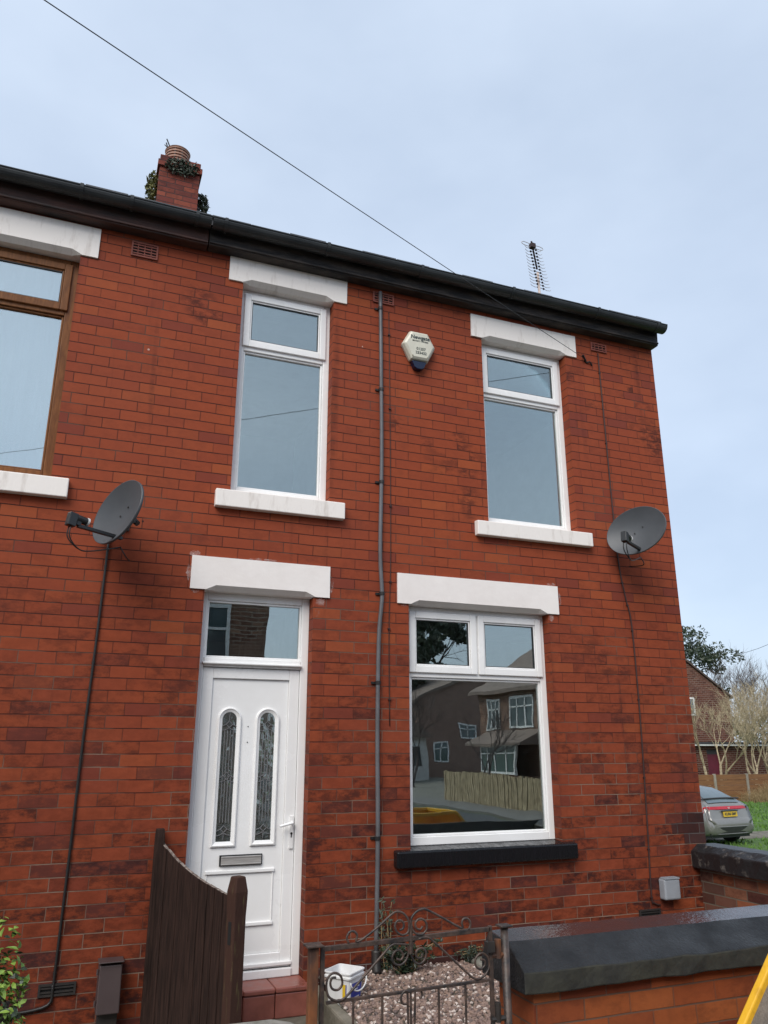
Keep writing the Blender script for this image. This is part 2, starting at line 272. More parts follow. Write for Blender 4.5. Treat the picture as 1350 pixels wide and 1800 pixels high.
# ------------------------------------------------------------------ mesh building
WORLD = {}
class MB:
    def __init__(s): s.v = []; s.f = []; s.m = []
    def add(s, verts, faces, mi=0):
        n = len(s.v); s.v += [tuple(v) for v in verts]
        for f in faces: s.f.append(tuple(n+i for i in f)); s.m.append(mi)
        return s
    def box(s, x0, x1, y0, y1, z0, z1, mi=0):
        v = [(x, y, z) for x in (x0, x1) for y in (y0, y1) for z in (z0, z1)]
        return s.add(v, [(0, 1, 3, 2), (4, 6, 7, 5), (0, 4, 5, 1), (2, 3, 7, 6), (0, 2, 6, 4), (1, 5, 7, 3)], mi)
    def obox(s, c, ax, ay, az, mi=0):        # oriented box, half vectors
        c, ax, ay, az = map(Vector, (c, ax, ay, az))
        v = [c+i*ax+j*ay+k*az for i in (-1, 1) for j in (-1, 1) for k in (-1, 1)]
        return s.add(v, [(0, 1, 3, 2), (4, 6, 7, 5), (0, 4, 5, 1), (2, 3, 7, 6), (0, 2, 6, 4), (1, 5, 7, 3)], mi)
    def bar(s, p, q, w, h, mi=0, up=(0, 0, 1)):
        p, q = Vector(p), Vector(q); d = q-p
        if d.length < 1e-6: return s
        u = Vector(up); a = d.cross(u)
        if a.length < 1e-5: a = d.cross(Vector((1, 0, 0)))
        a.normalize(); b = a.cross(d).normalized()
        return s.obox((p+q)/2, d/2, a*w/2, b*h/2, mi)
    def loft(s, rings, closed=True, cap=True, mi=0):
        n = len(rings[0]); base = len(s.v)
        for r in rings: s.v += [tuple(p) for p in r]
        for i in range(len(rings)-1):
            for j in range(n if closed else n-1):
                k = (j+1) % n
                s.f.append((base+i*n+j, base+i*n+k, base+(i+1)*n+k, base+(i+1)*n+j)); s.m.append(mi)
        if cap and closed:
            s.f.append(tuple(base+j for j in reversed(range(n)))); s.m.append(mi)
            s.f.append(tuple(base+(len(rings)-1)*n+j for j in range(n))); s.m.append(mi)
        return s
    def prism(s, poly, a, b, axis='x', mi=0):  # poly of (p,q) in the other two axes
        def P(c, t): return {'x': (t, c[0], c[1]), 'y': (c[0], t, c[1]), 'z': (c[0], c[1], t)}[axis]
        return s.loft([[P(c, a) for c in poly], [P(c, b) for c in poly]], True, True, mi)
    def tube(s, pts, r, seg=6, mi=0, cap=True):
        pts = [Vector(p) for p in pts]; rings = []; prev = None
        rs = r if isinstance(r, (list, tuple)) else [r]*len(pts)
        for i, p in enumerate(pts):
            d = (pts[min(i+1, len(pts)-1)]-pts[max(i-1, 0)])
            if d.length < 1e-9: d = Vector((0, 0, 1))
            d.normalize()
            if prev is None:
                a = d.cross(Vector((0, 0, 1)) if abs(d.z) < .9 else Vector((1, 0, 0))).normalized()
            else:
                a = (prev-d*prev.dot(d))
                a = a.normalized() if a.length > 1e-6 else d.orthogonal().normalized()
            prev = a; b = d.cross(a)
            rings.append([p+(a*math.cos(t)+b*math.sin(t))*rs[i] for t in (2*math.pi*k/seg for k in range(seg))])
        return s.loft(rings, True, cap, mi)
    def lathe(s, c, prof, seg=20, mi=0):       # prof: (r,z)
        rings = [[(c[0]+r*math.cos(2*math.pi*k/seg), c[1]+r*math.sin(2*math.pi*k/seg), c[2]+z) for k in range(seg)] for r, z in prof]
        return s.loft(rings, True, True, mi)
    def build(s, name, mats, parent=None, smooth=False, bevel=0, bseg=2):
        me = bpy.data.meshes.new(name); me.from_pydata(s.v, [], s.f); me.validate(clean_customdata=False)
        mats = mats if isinstance(mats, (list, tuple)) else [mats]
        for m in mats: me.materials.append(m)
        if len(me.polygons) == len(s.m): me.polygons.foreach_set("material_index", s.m)
        bm = bmesh.new(); bm.from_mesh(me); bmesh.ops.recalc_face_normals(bm, faces=bm.faces)
        uv = bm.loops.layers.uv.new("UVMap")
        for f in bm.faces:
            n = f.normal; a = (abs(n.x), abs(n.y), abs(n.z)); k = a.index(max(a))
            for l in f.loops:
                c = l.vert.co
                l[uv].uv = (c.y, c.z) if k == 0 else ((c.x, c.z) if k == 1 else (c.x, c.y))
            f.smooth = smooth
        bm.to_mesh(me); bm.free()
        o = bpy.data.objects.new(name, me); col.objects.link(o)
        if bevel:
            bv = o.modifiers.new("bevel", 'BEVEL'); bv.width = bevel; bv.segments = bseg; bv.limit_method = 'ANGLE'; bv.angle_limit = R(35)
            bv.harden_normals = False
        if parent is not None:
            o.parent = parent
            if parent.name in WORLD: o.matrix_parent_inverse = WORLD[parent.name].inverted()
        return o
def tag(o, label=None, cat=None, group=None, kind=None):
    if label: o['label'] = label
    if cat: o['category'] = cat
    if group: o['group'] = group
    if kind: o['kind'] = kind
    return o
def thing(name, label, cat, loc, group=None):
    o = bpy.data.objects.new(name, None); col.objects.link(o); o.location = loc; o.empty_display_size = .1
    WORLD[o.name] = Matrix.Translation(Vector(loc)); return tag(o, label, cat, group)
def spline(pts, n=5):
    pts = [Vector(p) for p in pts]; out = []
    for i in range(len(pts)-1):
        a, b, c, d = pts[max(i-1, 0)], pts[i], pts[i+1], pts[min(i+2, len(pts)-1)]
        for k in range(n):
            t = k/n
            out.append(.5*((2*b)+(c-a)*t+(2*a-5*b+4*c-d)*t*t+(3*b-a-3*c+d)*t**3))
    out.append(pts[-1]); return out
def text_mesh(body, size, name, m, parent, mw, bold=0):
    cu = bpy.data.curves.new(name, 'FONT'); cu.body = body; cu.size = size; cu.align_x = 'CENTER'; cu.align_y = 'CENTER'; cu.extrude = .0006; cu.offset = bold
    o = bpy.data.objects.new(name, cu); col.objects.link(o)
    dg = bpy.context.evaluated_depsgraph_get(); me = bpy.data.meshes.new_from_object(o.evaluated_get(dg))
    bpy.data.objects.remove(o); me.name = name; me.materials.clear(); me.materials.append(m)
    t = bpy.data.objects.new(name, me); col.objects.link(t)
    for v in me.vertices: v.co = mw @ v.co
    t.parent = parent
    if parent.name in WORLD: t.matrix_parent_inverse = WORLD[parent.name].inverted()
    return t

def wall_sheet(mb, x0, x1, z0, z1, openings, y=0.0, depth=.24, mi=0):   # front wall with real openings and reveals
    xs = sorted({x0, x1, *[o[0] for o in openings], *[o[1] for o in openings]}); zs = sorted({z0, z1, *[o[2] for o in openings], *[o[3] for o in openings]})
    ins = lambda x, z: any(o[0] < x < o[1] and o[2] < z < o[3] for o in openings)
    for i in range(len(xs)-1):
        for j in range(len(zs)-1):
            if ins((xs[i]+xs[i+1])/2, (zs[j]+zs[j+1])/2): continue
            mb.add([(xs[i], y, zs[j]), (xs[i+1], y, zs[j]), (xs[i+1], y, zs[j+1]), (xs[i], y, zs[j+1])], [(0, 1, 2, 3)], mi)
    for a, b, c, d in openings:
        mb.add([(a, y, c), (a, y+depth, c), (a, y+depth, d), (a, y, d)], [(0, 1, 2, 3)], mi)
        mb.add([(b, y, c), (b, y, d), (b, y+depth, d), (b, y+depth, c)], [(0, 1, 2, 3)], mi)
        mb.add([(a, y, d), (a, y+depth, d), (b, y+depth, d), (b, y, d)], [(0, 1, 2, 3)], mi)
        mb.add([(a, y, c), (b, y, c), (b, y+depth, c), (a, y+depth, c)], [(0, 1, 2, 3)], mi)

# ------------------------------------------------------------------ ground
def sheet(name, x0, x1, y0, y1, z, m, nx=1, ny=1, kind='structure'):
    mb = MB()
    for i in range(nx):
        for j in range(ny):
            a, b = x0+(x1-x0)*i/nx, x0+(x1-x0)*(i+1)/nx; c, d = y0+(y1-y0)*j/ny, y0+(y1-y0)*(j+1)/ny
            mb.add([(a, c, z), (b, c, z), (b, d, z), (a, d, z)], [(0, 1, 2, 3)])
    o = mb.build(name, m); o['kind'] = kind; return o
mb = MB(); ys = [-900, .6, 2, 3.5, 5, 6.5, 8, 900]; zs = [-.012, -.012, -.10, -.32, -.54, -.66, -.70, -.70]
mb.loft([[(-900, y, z), (900, y, z)] for y, z in zip(ys, zs)], closed=False); mb.build("ground", M_GRASS)['kind'] = 'structure'
sheet("road", -60, 60, -9.6, -4.3, -.004, M_ROAD)
sheet("side_road", 4.6, 10.6, -60, -9.604, -.004, M_ROAD)
mb = MB(); mb.box(-30, 9, -4.28, -2.44, -.2, .05); mb.build("pavement", M_PAVE)['kind'] = 'structure'
mb = MB(); mb.box(-30, 4.4, -12, -9.62, -.2, .06); mb.box(10.7, 12.1, -60, -9.62, -.2, .06); mb.build("far_pavement", M_PAVE)['kind'] = 'structure'
mb = MB(); mb.box(-6, 4.9, -2.2, 0.05, -.1, .165); o = mb.build("garden_path", M_CONC); o['kind'] = 'structure'
mb = MB(); mb.box(13, 34, 12.7, 14.1, -.9, -.690); mb.build("driveway", M_CONC)['kind'] = 'structure'

# ------------------------------------------------------------------ the end terrace house and its neighbour
EAVE = 5.56
GEND = atY(1168, 572, -.20).x
house = thing("brick_house", "red brick end terrace with white door and white framed windows", "house", (2.8, 0, 0))
nb = thing("brick_house", "left hand red brick house, cut by the photo edge, with brown framed upstairs window", "house", (-2.5, 0, 0))
OP = {'UL': (.916, 1.672, 3.545, 5.285), 'UR': (3.05, 3.925, 3.535, 5.235), 'LO': (2.325, 3.578, 1.075, 2.80), 'DO': (.78, 1.568, .335, 2.80)}
BX = .61
def grow(o): return (o[0], o[1], o[2]-.012, o[3]+.06)
mb = MB()
wall_sheet(mb, BX, 4.95, -.1, EAVE, [grow(o) for o in OP.values()])
YB, RIDGE_Y = 8.0, 4.0
mb.add([(4.95, 0, -.1), (4.95, YB, -.1), (4.95, YB, EAVE), (4.95, RIDGE_Y, EAVE+2.5), (4.95, 0, EAVE)], [(0, 1, 2, 3, 4)])
mb.add([(BX, YB, -.1), (4.95, YB, -.1), (4.95, YB, EAVE), (BX, YB, EAVE)], [(0, 1, 2, 3)])
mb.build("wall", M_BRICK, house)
NBW = (-1.30, -.29, 3.49, 5.225)
mb = MB(); wall_sheet(mb, -7, BX, -.1, EAVE, [grow(NBW)])
mb.add([(-7, 0, -.1), (-7, YB, -.1), (-7, YB, EAVE), (-7, RIDGE_Y, EAVE+2.5), (-7, 0, EAVE)], [(0, 1, 2, 3, 4)])
mb.add([(-7, YB, -.1), (BX, YB, -.1), (BX, YB, EAVE), (-7, YB, EAVE)], [(0, 1, 2, 3)])
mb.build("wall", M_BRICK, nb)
def roof(parent, x0, x1):
    mb = MB(); t = .05; z0 = EAVE+.115; sl = 2.5/RIDGE_Y
    y0 = -.17; poly = [(y0, z0), (RIDGE_Y, z0+(RIDGE_Y-y0)*sl), (2*RIDGE_Y-y0, z0), (2*RIDGE_Y-y0, z0-t), (RIDGE_Y, z0+(RIDGE_Y-y0)*sl-t), (y0, z0-t)]
    mb.prism(poly, x0, x1, 'x')
    n = int((x1-x0)/.3)
    for i in range(n):                       # slightly lifted slate ends along the eaves
        a = x0+(x1-x0)*i/n; h = random.uniform(.0, .012)
        mb.box(a+.004, a+(x1-x0)/n-.004, y0-.03, y0+.3, z0+.004+h, z0+.016+h)
    return mb.build("roof", M_SLATE, parent)
roof(house, BX, GEND-.03); roof(nb, -7.05, BX-.004)
def fascia(parent, x0, x1, m, zb):
    mb = MB(); mb.prism([(-.098, zb+.004), (-.108, EAVE+.10), (-.002, EAVE+.10), (-.002, zb), (-.09, zb)], x0, x1, 'x')
    mb.box(x0+.002, x1-.002, -.112, -.0985, zb+.012, zb+.030)
    return mb.build("fascia", m, parent, bevel=.004)
fascia(house, BX+.005, 4.952, M_FASCIA, 5.497); fascia(nb, -7, BX-.002, M_FASCIA2, 5.49)
def gutter(parent, x0, x1, joints):
    mb = MB(); c = (-.175, 5.655); r = .062; pts = []
    for k in range(13):
        a = math.pi+math.pi*k/12; pts.append((c[0]+r*math.cos(a), c[1]+r*math.sin(a)))
    for k in range(13):
        a = 2*math.pi-math.pi*k/12; pts.append((c[0]+(r-.004)*math.cos(a), c[1]+(r-.004)*math.sin(a)))
    mb.prism(pts, x0, x1, 'x')
    for s_ in (-1, 1): mb.tube([(x0, c[0]+s_*r, c[1]), (x1, c[0]+s_*r, c[1])], .006, 6)
    g = mb.build("gutter", M_GUTTER, parent, smooth=False)
    for j in joints:
        m2 = MB(); p2 = []
        for k in range(13):
            a = math.pi+math.pi*k/12; p2.append((c[0]+(r+.007)*math.cos(a), c[1]+(r+.007)*math.sin(a)))
        p2 += [(c[0]+r+.007, c[1]+.012), (c[0]-r-.007, c[1]+.012)]
        m2.prism(p2, j-.012, j+.012, 'x'); m2.build("gutter_bracket", M_GUTTER, g)
    return g
gutter(house, BX+.01, GEND, [.72, 1.55, 2.38, 3.27, 4.18, GEND-.10]); gutter(nb, -7, BX, [-.33, .02, .5, -1.4])
mb = MB(); mb.prism([(-.175+.062*math.cos(a), 5.655+.062*math.sin(a)) for a in [math.pi+math.pi*k/12 for k in range(13)]], GEND-.004, GEND+.004, 'x'); mb.build("gutter_end_cap", M_GUTTER, house)

def lintel(parent, x0, x1, z0, z1, m, c=.034, y=-.014):
    mb = MB(); xa, xb = x0+.11, x1-.11
    rings = []
    for x, k in ((x0, 0), (xa, 0), (xa+.07, 1), (xb-.07, 1), (xb, 0), (x1, 0)):
        k = max(k, .02)*c
        rings.append([(x, y, z1), (x, y, z0+k), (x, y+k*1.2, z0), (x, .13, z0), (x, .13, z1)])
    mb.loft(rings); return mb.build("lintel", m, parent, bevel=.003)
lintel(house, .80, 1.782, 5.285, 5.496, M_CREAM2); lintel(house, 2.945, 4.045, 5.235, 5.455, M_CREAM2)
lintel(house, .678, 1.688, 2.80, 3.035, M_CREAM); lintel(house, 2.229, 3.672, 2.80, 3.035, M_CREAM)
lintel(nb, -1.42, -.17, 5.225, 5.476, M_CREAM2)
def sill(parent, x0, x1, z0, z1, m, y=-.055, bev=.006):
    mb = MB(); mb.prism([(y, z0), (y, z1-.012), (.12, z1+.004), (.12, z0)], x0, x1, 'x'); return mb.build("window_sill", m, parent, bevel=bev)
sill(house, .806, 1.783, 3.405, 3.545, M_CREAM2); sill(house, 2.92, 4.038, 3.403, 3.535, M_CREAM2)
s_ = sill(house, 2.197, 3.672, .952, 1.072, M_BLACKSILL, -.065, .012); s_['label'] = "thick glossy black painted sill"
sill(nb, -1.42, -.174, 3.345, 3.49, M_CREAM2)

def rect_frame(mb, x0, x1, z0, z1, w, y0, y1, mi=0, wb=None):
    wb = wb or w
    mb.box(x0, x0+w, y0, y1, z0, z1, mi); mb.box(x1-w, x1, y0, y1, z0, z1, mi)
    mb.box(x0+w, x1-w, y0+.0008, y1, z1-w, z1, mi); mb.box(x0+w, x1-w, y0+.0008, y1, z0, z0+wb, mi)
def pane(mb_parent, x0, x1, z0, z1, y, m):
    mb = MB(); mb.box(x0, x1, y, y+.004, z0, z1)
    return mb.build("pane", m, mb_parent)
def window(parent, o, transom, split, m, fw=.052, y=.095, glass=None):
    x0, x1, z0, z1 = o; glass = glass or M_GLASS
    mb = MB(); rect_frame(mb, x0, x1, z0, z1, fw, y, y+.07, wb=fw+.006)
    mb.box(x0+fw, x1-fw, y+.001, y+.07, transom-.028, transom+.022)
    # glazing beads of the fixed light
    rect_frame(mb, x0+fw+.0005, x1-fw-.0005, z0+fw+.006, transom-.0285, .016, y+.014, y+.06)
    if split: mb.box(split-.024, split+.024, y+.001, y+.07, transom+.022, z1-fw)
    w = mb.build("window", m, parent, bevel=.005)
    e = .016
    pane(w, x0+fw+.012, x1-fw-.012, z0+fw+.018, transom-.040, y+.032, glass)
    bays = [(x0+fw, x1-fw)] if not split else [(x0+fw, split-.024), (split+.024, x1-fw)]
    for a, b in bays:
        a -= e; b += e; c = transom+.022-e; d = z1-fw+e
        mb = MB(); rect_frame(mb, a, b, c, d, .052, y-.018, y+.03)
        rect_frame(mb, a+.0525, b-.0525, c+.0525, d-.0525, .013, y-.008, y+.028)
        s = mb.build("sash", m, w, bevel=.005)
        # the light of an opening sash belongs to its window, one level up
        pane(w, a+.058, b-.058, c+.058, d-.058, y+.006, glass)
        mb = MB(); o4 = [(a+.0655, c+.0655), (b-.0655, c+.0655), (b-.0655, d-.0655), (a+.0655, d-.0655)]; i4 = [(a+.070, c+.070), (b-.070, c+.070), (b-.070, d-.070), (a+.070, d-.070)]
        mb.add([(x_, y-.004, z_) for x_, z_ in o4+i4]+[(x_, y+.004, z_) for x_, z_ in o4+i4], [(0, 1, 5, 4), (1, 2, 6, 5), (2, 3, 7, 6), (3, 0, 4, 7), (4, 5, 13, 12), (5, 6, 14, 13), (6, 7, 15, 14), (7, 4, 12, 15)])
        mb.build("gasket", M_PLASTK, w)
    return w
window(house, OP['UL'], 4.775, None, M_WHITE); window(house, OP['UR'], 4.748, None, M_WHITE)
window(house, OP['LO'], 2.290, 2.951, M_WHITE)
wn = window(nb, NBW, 4.79, None, M_BROWNFR, fw=.06, glass=M_GLASSB); wn['label'] = "wood brown window frame"
# rooms behind the glass
def room(parent, x0, x1, z0, z1, y0, y1):
    mb = MB()
    mb.add([(x0, y1, z0), (x1, y1, z0), (x1, y1, z1), (x0, y1, z1)], [(0, 1, 2, 3)])
    mb.add([(x0, y0, z0), (x0, y1, z0), (x0, y1, z1), (x0, y0, z1)], [(0, 1, 2, 3)])
    mb.add([(x1, y0, z0), (x1, y1, z0), (x1, y1, z1), (x1, y0, z1)], [(0, 1, 2, 3)])
    mb.add([(x0, y0, z1), (x1, y0, z1), (x1, y1, z1), (x0, y1, z1)], [(0, 1, 2, 3)])
    mb.add([(x0, y0, z0), (x1, y0, z0), (x1, y1, z0), (x0, y1, z0)], [(0, 1, 2, 3)], 1)
    return mb.build("room", [M_PLASTER, M_CARPET], parent)
room(house, .66, 2.25, 2.95, 5.40, .26, 3.4); room(house, 2.3, 4.9, 2.95, 5.40, .26, 3.4); room(house, 1.75, 4.9, .2, 2.88, .26, 2.3); room(house, .66, 1.70, .2, 2.88, .26, 3.4)
room(nb, -3, .3, 2.95, 5.4, .26, 3.0)
mb = MB()                                    # inner window reveals, plastered
for k in ('UL', 'UR', 'LO'):
    a, b, c, d = OP[k]
    for q in ((b+.002, b+.03, .17, .27, c, d), (a-.03, a-.002, .17, .27, c, d), (a, b, .17, .27, d+.014, d+.03), (a, b, .17, .30, c-.03, c-.014)): mb = MB(); mb.box(*q); mb.build("inner_reveal", M_RENDER, house)
mb = MB(); n = 60; rows = []
for k in range(n+1):
    x = NBW[0]+(NBW[1]-NBW[0])*k/n; yy = .215+.012*math.sin(k*1.1)+.006*math.sin(k*2.9); rows.append([(x, yy, NBW[2]), (x, yy, NBW[3])])
mb.loft(rows, closed=False); o = mb.build("net_curtain", M_NET, nb, smooth=True)

def air_vent(parent, x0, x1, z0, z1, m, cols=5, rows=3):
    mb = MB(); y = -.014
    rect_frame(mb, x0, x1, z0, z1, .012, y, .02); mb.box(x0+.012, x1-.012, -.004, -.002, z0+.012, z1-.012, 1)
    for i in range(1, rows): zz = z0+(z1-z0)*i/rows; mb.box(x0+.012, x1-.012, y+.002, -.004, zz-.0045, zz+.0045)
    for i in range(1, cols): xx = x0+(x1-x0)*i/cols; mb.box(xx-.004, xx+.004, y+.004, -.004, z0+.012, z1-.012)
    return mb.build("air_vent", [m, M_DARK], parent)
air_vent(nb, .055, .25, 5.315, 5.44, M_TERRA, 4, 5); air_vent(house, 2.015, 2.205, 5.365, 5.465, M_TERRA, 4, 4); air_vent(house, 4.222, 4.397, 5.35, 5.435, M_TERRA, 4, 3)
air_vent(nb, 0, .202, .382, .447, M_IRONB, 1, 3); air_vent(house, 4.225, 4.425, .487, .557, M_IRONB, 1, 3)
# black painted plinth and painted corner bricks
mb = MB(); mb.box(1.60, 3.35, -.003, .0, .1, .385); o = mb.build("plinth", M_BRICK_BLACK, house)
mb = MB(); c = .0781; zb = .0726+c*12
mb.box(4.735, 4.953, -.003, .002, zb, zb+3*c-.004); mb.box(4.62, 4.735, -.003, .002, zb+c, zb+2*c-.004); mb.build("painted_corner", M_BRICK_BLACK, house)

# chimney
cx0, cx1, cyy0, cyy1 = .335, .865, 3.72, 4.28
mb = MB(); mb.box(cx0, cx1, cyy0, cyy1, 7.6, 9.24); mb.box(cx0-.028, cx1+.028, cyy0-.028, cyy1+.028, 9.24, 9.335); mb.box(cx0-.004, cx1+.004, cyy0-.004, cyy1+.004, 9.335, 9.43)
ch = mb.build("chimney", M_BRICK_CHIM, house, bevel=.006)
mb = MB(); pc = (.565, 3.98, 9.43); prof = [(.165, 0), (.165, .07)]
for k in range(4): z = .07+k*.048; prof += [(.165, z), (.165, z+.024), (.13, z+.026), (.13, z+.046), (.165, z+.048)]
prof += [(.165, .275), (.175, .29), (.16, .305), (.05, .32)]
mb.lathe(pc, prof, 24); mb.build("chimney_pot", M_POT, ch)
mb = MB()
for k in range(10): a = 2*math.pi*k/10; mb.box(pc[0]+.15*math.cos(a)-.01, pc[0]+.15*math.cos(a)+.01, pc[1]+.15*math.sin(a)-.01, pc[1]+.15*math.sin(a)+.01, pc[2]+.06, pc[2]+.27)
for q in range(9): mb.bar((pc[0]-.11+random.uniform(-.03, .03), pc[1]+random.uniform(-.08, .02), pc[2]+.31), (pc[0]-.10+random.uniform(-.09, .09), pc[1]+random.uniform(-.1, .1), pc[2]+random.uniform(.34, .44)), .012, .012)
mb.bar((pc[0]+.15, pc[1]-.05, pc[2]+.1), (pc[0]+.25, pc[1]-.06, pc[2]+.13), .03, .04); mb.bar((pc[0]+.2, pc[1]-.05, pc[2]+.1), (pc[0]+.26, pc[1]-.06, pc[2]+.19), .008, .008)
mb.build("wire_guard", M_IRONB, ch)

# front door
def door():
    x0, x1, z0, z1 = OP['DO']; y = .095
    mb = MB(); mb.box(x0, x0+.042, y, y+.07, z0, z1); mb.box(x1-.056, x1, y, y+.07, z0, z1)
    mb.box(x0+.042, x1-.056, y+.001, y+.07, z1-.052, z1); mb.box(x0+.042, x1-.056, y-.004, y+.07, 2.283, 2.345); mb.box(x0+.042, x1-.056, y-.012, y+.07, z0, z0+.05)
    mb.box(x0+.03, x1-.05, y-.03, y+.01, 2.300, 2.315)
    fr = mb.build("door_frame", M_WHITE, house, bevel=.005)
    mb = MB(); rect_frame(mb, x0+.0425, x1-.0565, 2.3455, z1-.0525, .015, y+.012, y+.05); mb.build("glazing_bead", M_WHITE, fr, bevel=.003)
    p = pane(fr, x0+.05, x1-.065, 2.352, z1-.060, y+.03, M_GLASS)
    # leaf
    lx0, lx1, lz0, lz1 = x0+.044, x1-.058, z0+.054, 2.279; yl = y+.012
    mb = MB(); rect_frame(mb, lx0, lx1, lz0, lz1, .072, yl, yl+.06, wb=.085)
    mb.box(lx0+.072, lx1-.072, yl+.016, yl+.045, lz0+.085, lz1-.072)
    mb.box(lx0-.002, lx1+.002, yl-.022, yl+.002, lz0+.012, lz0+.034)          # weather bar
    df = mb.build("door", M_WHITE, house, bevel=.004)
    yp = yl+.016                                                             # face of the infill panel
    for (a, b) in ((.945, 1.112), (1.208, 1.381)):
        def arch(i, dz):                                                       # outline inset by i
            A, B = a+i, b-i; r = (B-A)/2; top = 2.016-i; zc = top-r
            return [(A, 1.118+i), (B, 1.118+i)]+[((A+B)/2+r*math.cos(t), zc+r*math.sin(t)) for t in [math.pi*k/16 for k in range(17)]]
        rings = []
        for i, dy in ((0, .001), (.004, -.013), (.012, -.016), (.020, -.010), (.034, -.004), (.036, .001)):
            rings.append([(x, yp+dy, z) for x, z in arch(i, 0)])
        mb = MB(); mb.loft(rings, True, False); mb.build("glass_moulding", M_WHITE, df, smooth=False, bevel=0)
        mb = MB(); g = [(x, z) for x, z in arch(.035, 0)]; mb.prism(g, yp-.0030, yp-.0008, 'y'); gp = mb.build("glass_panel", M_GLASSD, df)
        mb = MB(); mb.prism(g, yp-.0006, yp-.0002, 'y'); mb.build("glass_backing", mat("door_glass_back", (.36, .365, .355), .6, (.16, .165, .16), 9, stretch=(3, 1, .5)), df)
        mb = MB(); A, B = a+.035, b-.035; w = B-A; yy = yp-.0045
        def came(p, q): mb.bar((p[0], yy, p[1]), (q[0], yy, q[1]), .0035, .0045, 0, (0, 1, 0))
        for k in (1, 2, 3, 4): came((A+w*k/5, 1.27), (A+w*k/5, 1.86))
        for zc in (1.90, 1.565, 1.23):
            m_ = (A+B)/2; s2 = .022
            for q in ((m_-s2, zc), (m_, zc+s2), (m_+s2, zc), (m_, zc-s2), (m_-s2, zc)): pass
            pts = [(m_-s2, zc), (m_, zc+s2), (m_+s2, zc), (m_, zc-s2), (m_-s2, zc)]
            for i in range(4): came(pts[i], pts[i+1])
            came((A, zc-.012), (m_-s2, zc)); came((B, zc-.012), (m_+s2, zc))
            for sgn in (-1, 1):
                pr = [(m_+sgn*w/2*t, zc-.022-.03*t*(2-t)*.6) for t in (0, .3, .6, 1)]
                for i in range(3): came(pr[i], pr[i+1])
        came(((A+B)/2, 1.165), ((A+B)/2, 1.21)); came(((A+B)/2, 1.92), ((A+B)/2, 1.97))
        mb.build("lead_strip", mat("lead_came", (.20, .20, .21), .5), df)
    # lower moulding
    mb = MB(); mb.bar((.925, yp-.002, .968), (1.383, yp-.002, .968), .022, .022); mb.bar((.925, yp-.002, .650), (1.383, yp-.002, .650), .022, .022)
    mb.box(.930, .940, yp-.006, yp+.002, .662, .957); mb.box(1.368, 1.378, yp-.006, yp+.002, .662, .957)
    mb.build("panel_moulding", M_WHITE, df, bevel=.005)
    mb = MB(); mb.box(1.012, 1.296, yp-.012, yp+.001, 1.004, 1.071); lb = mb.build("letterbox", M_PLASTK, df, bevel=.003)
    mb = MB(); mb.box(1.022, 1.288, yp-.019, yp-.0125, 1.013, 1.063); mb.box(1.022, 1.288, yp-.022, yp-.0195, 1.054, 1.063); mb.box(1.022, 1.288, yp-.022, yp-.0195, 1.011, 1.018); mb.build("letterbox_flap", M_STEEL, df, bevel=.002)
    mb = MB(); mb.box(1.473, 1.499, yl-.010, yl+.0, 1.095, 1.30)
    mb.tube(spline([(1.486, yl-.01, 1.258), (1.486, yl-.045, 1.258), (1.465, yl-.052, 1.256), (1.395, yl-.05, 1.240)], 5), .009, 8)
    h = mb.build("handle", M_WHITE, df, bevel=.003)
    mb = MB(); mb.tube([(1.486, yl-.0125, 1.19), (1.486, yl-.0102, 1.19)], .008, 12); mb.box(1.4825, 1.4895, yl-.0122, yl-.0102, 1.165, 1.19); mb.build("keyhole", M_DARK, df)
    for z in (1.886, 1.782): mb = MB(); mb.tube([(1.159, yp-.003, z), (1.159, yp+.001, z)], .004, 8); mb.build("screw_hole", M_DARK, df)
door()
mb = MB(); 
for i, (a, b) in enumerate(((.76, 1.155), (1.159, 1.355), (1.359, 1.575))): mb.box(a, b, -.135, .10, .165, .302); mb.box(a, b, -.142, .10, .304, .334)
mb.build("door_step", M_TILE, house, bevel=.008)
# fresh paint smears beside the ground floor lintels
def smears():
    rr = random.Random(3); out_ = []
    def blob(cx, cz, rx, rz):
        mb = MB(); out_.append(mb); n = 18; pts = [(cx+rx*math.cos(2*math.pi*k/n)*rr.uniform(.6, 1.1), cz+rz*math.sin(2*math.pi*k/n)*rr.uniform(.6, 1.1)) for k in range(n)]
        mb.add([(x, -.0016-.0004*rr.random(), z) for x, z in pts], [tuple(range(n))])
    for c in ((.70, 3.05, .045, .028), (.665, 2.92, .022, .06), (1.70, 2.90, .022, .07), (1.62, 2.765, .04, .035), (.72, 2.785, .03, .022), (1.60, 2.70, .016, .05),
              (3.69, 2.93, .018, .06), (3.62, 3.05, .05, .014), (3.60, 2.77, .035, .03), (2.29, 2.79, .04, .02), (1.2, 3.045, .12, .012)): blob(*c)
    m, N, L, b = new_mat("paint_smear"); out = N["Material Output"]; b.inputs['Base Color'].default_value = (.62, .50, .47, 1); b.inputs['Roughness'].default_value = .6
    tr = N.new("ShaderNodeBsdfTransparent"); mx = N.new("ShaderNodeMixShader"); nz = N.new("ShaderNodeTexNoise"); nz.inputs['Scale'].default_value = 16; nz.inputs['Detail'].default_value = 7
    tc = N.new("ShaderNodeTexCoord"); L.new(tc.outputs['Object'], nz.inputs[0])
    L.new(maprange(N, L, nz.outputs['Fac'], .42, .72, 0., .55), mx.inputs[0]); L.new(tr.outputs[0], mx.inputs[1]); L.new(b.outputs[0], mx.inputs[2]); L.new(mx.outputs[0], out.inputs[0])
    for mb in out_: mb.build("paint_smear", m, house)
smears()

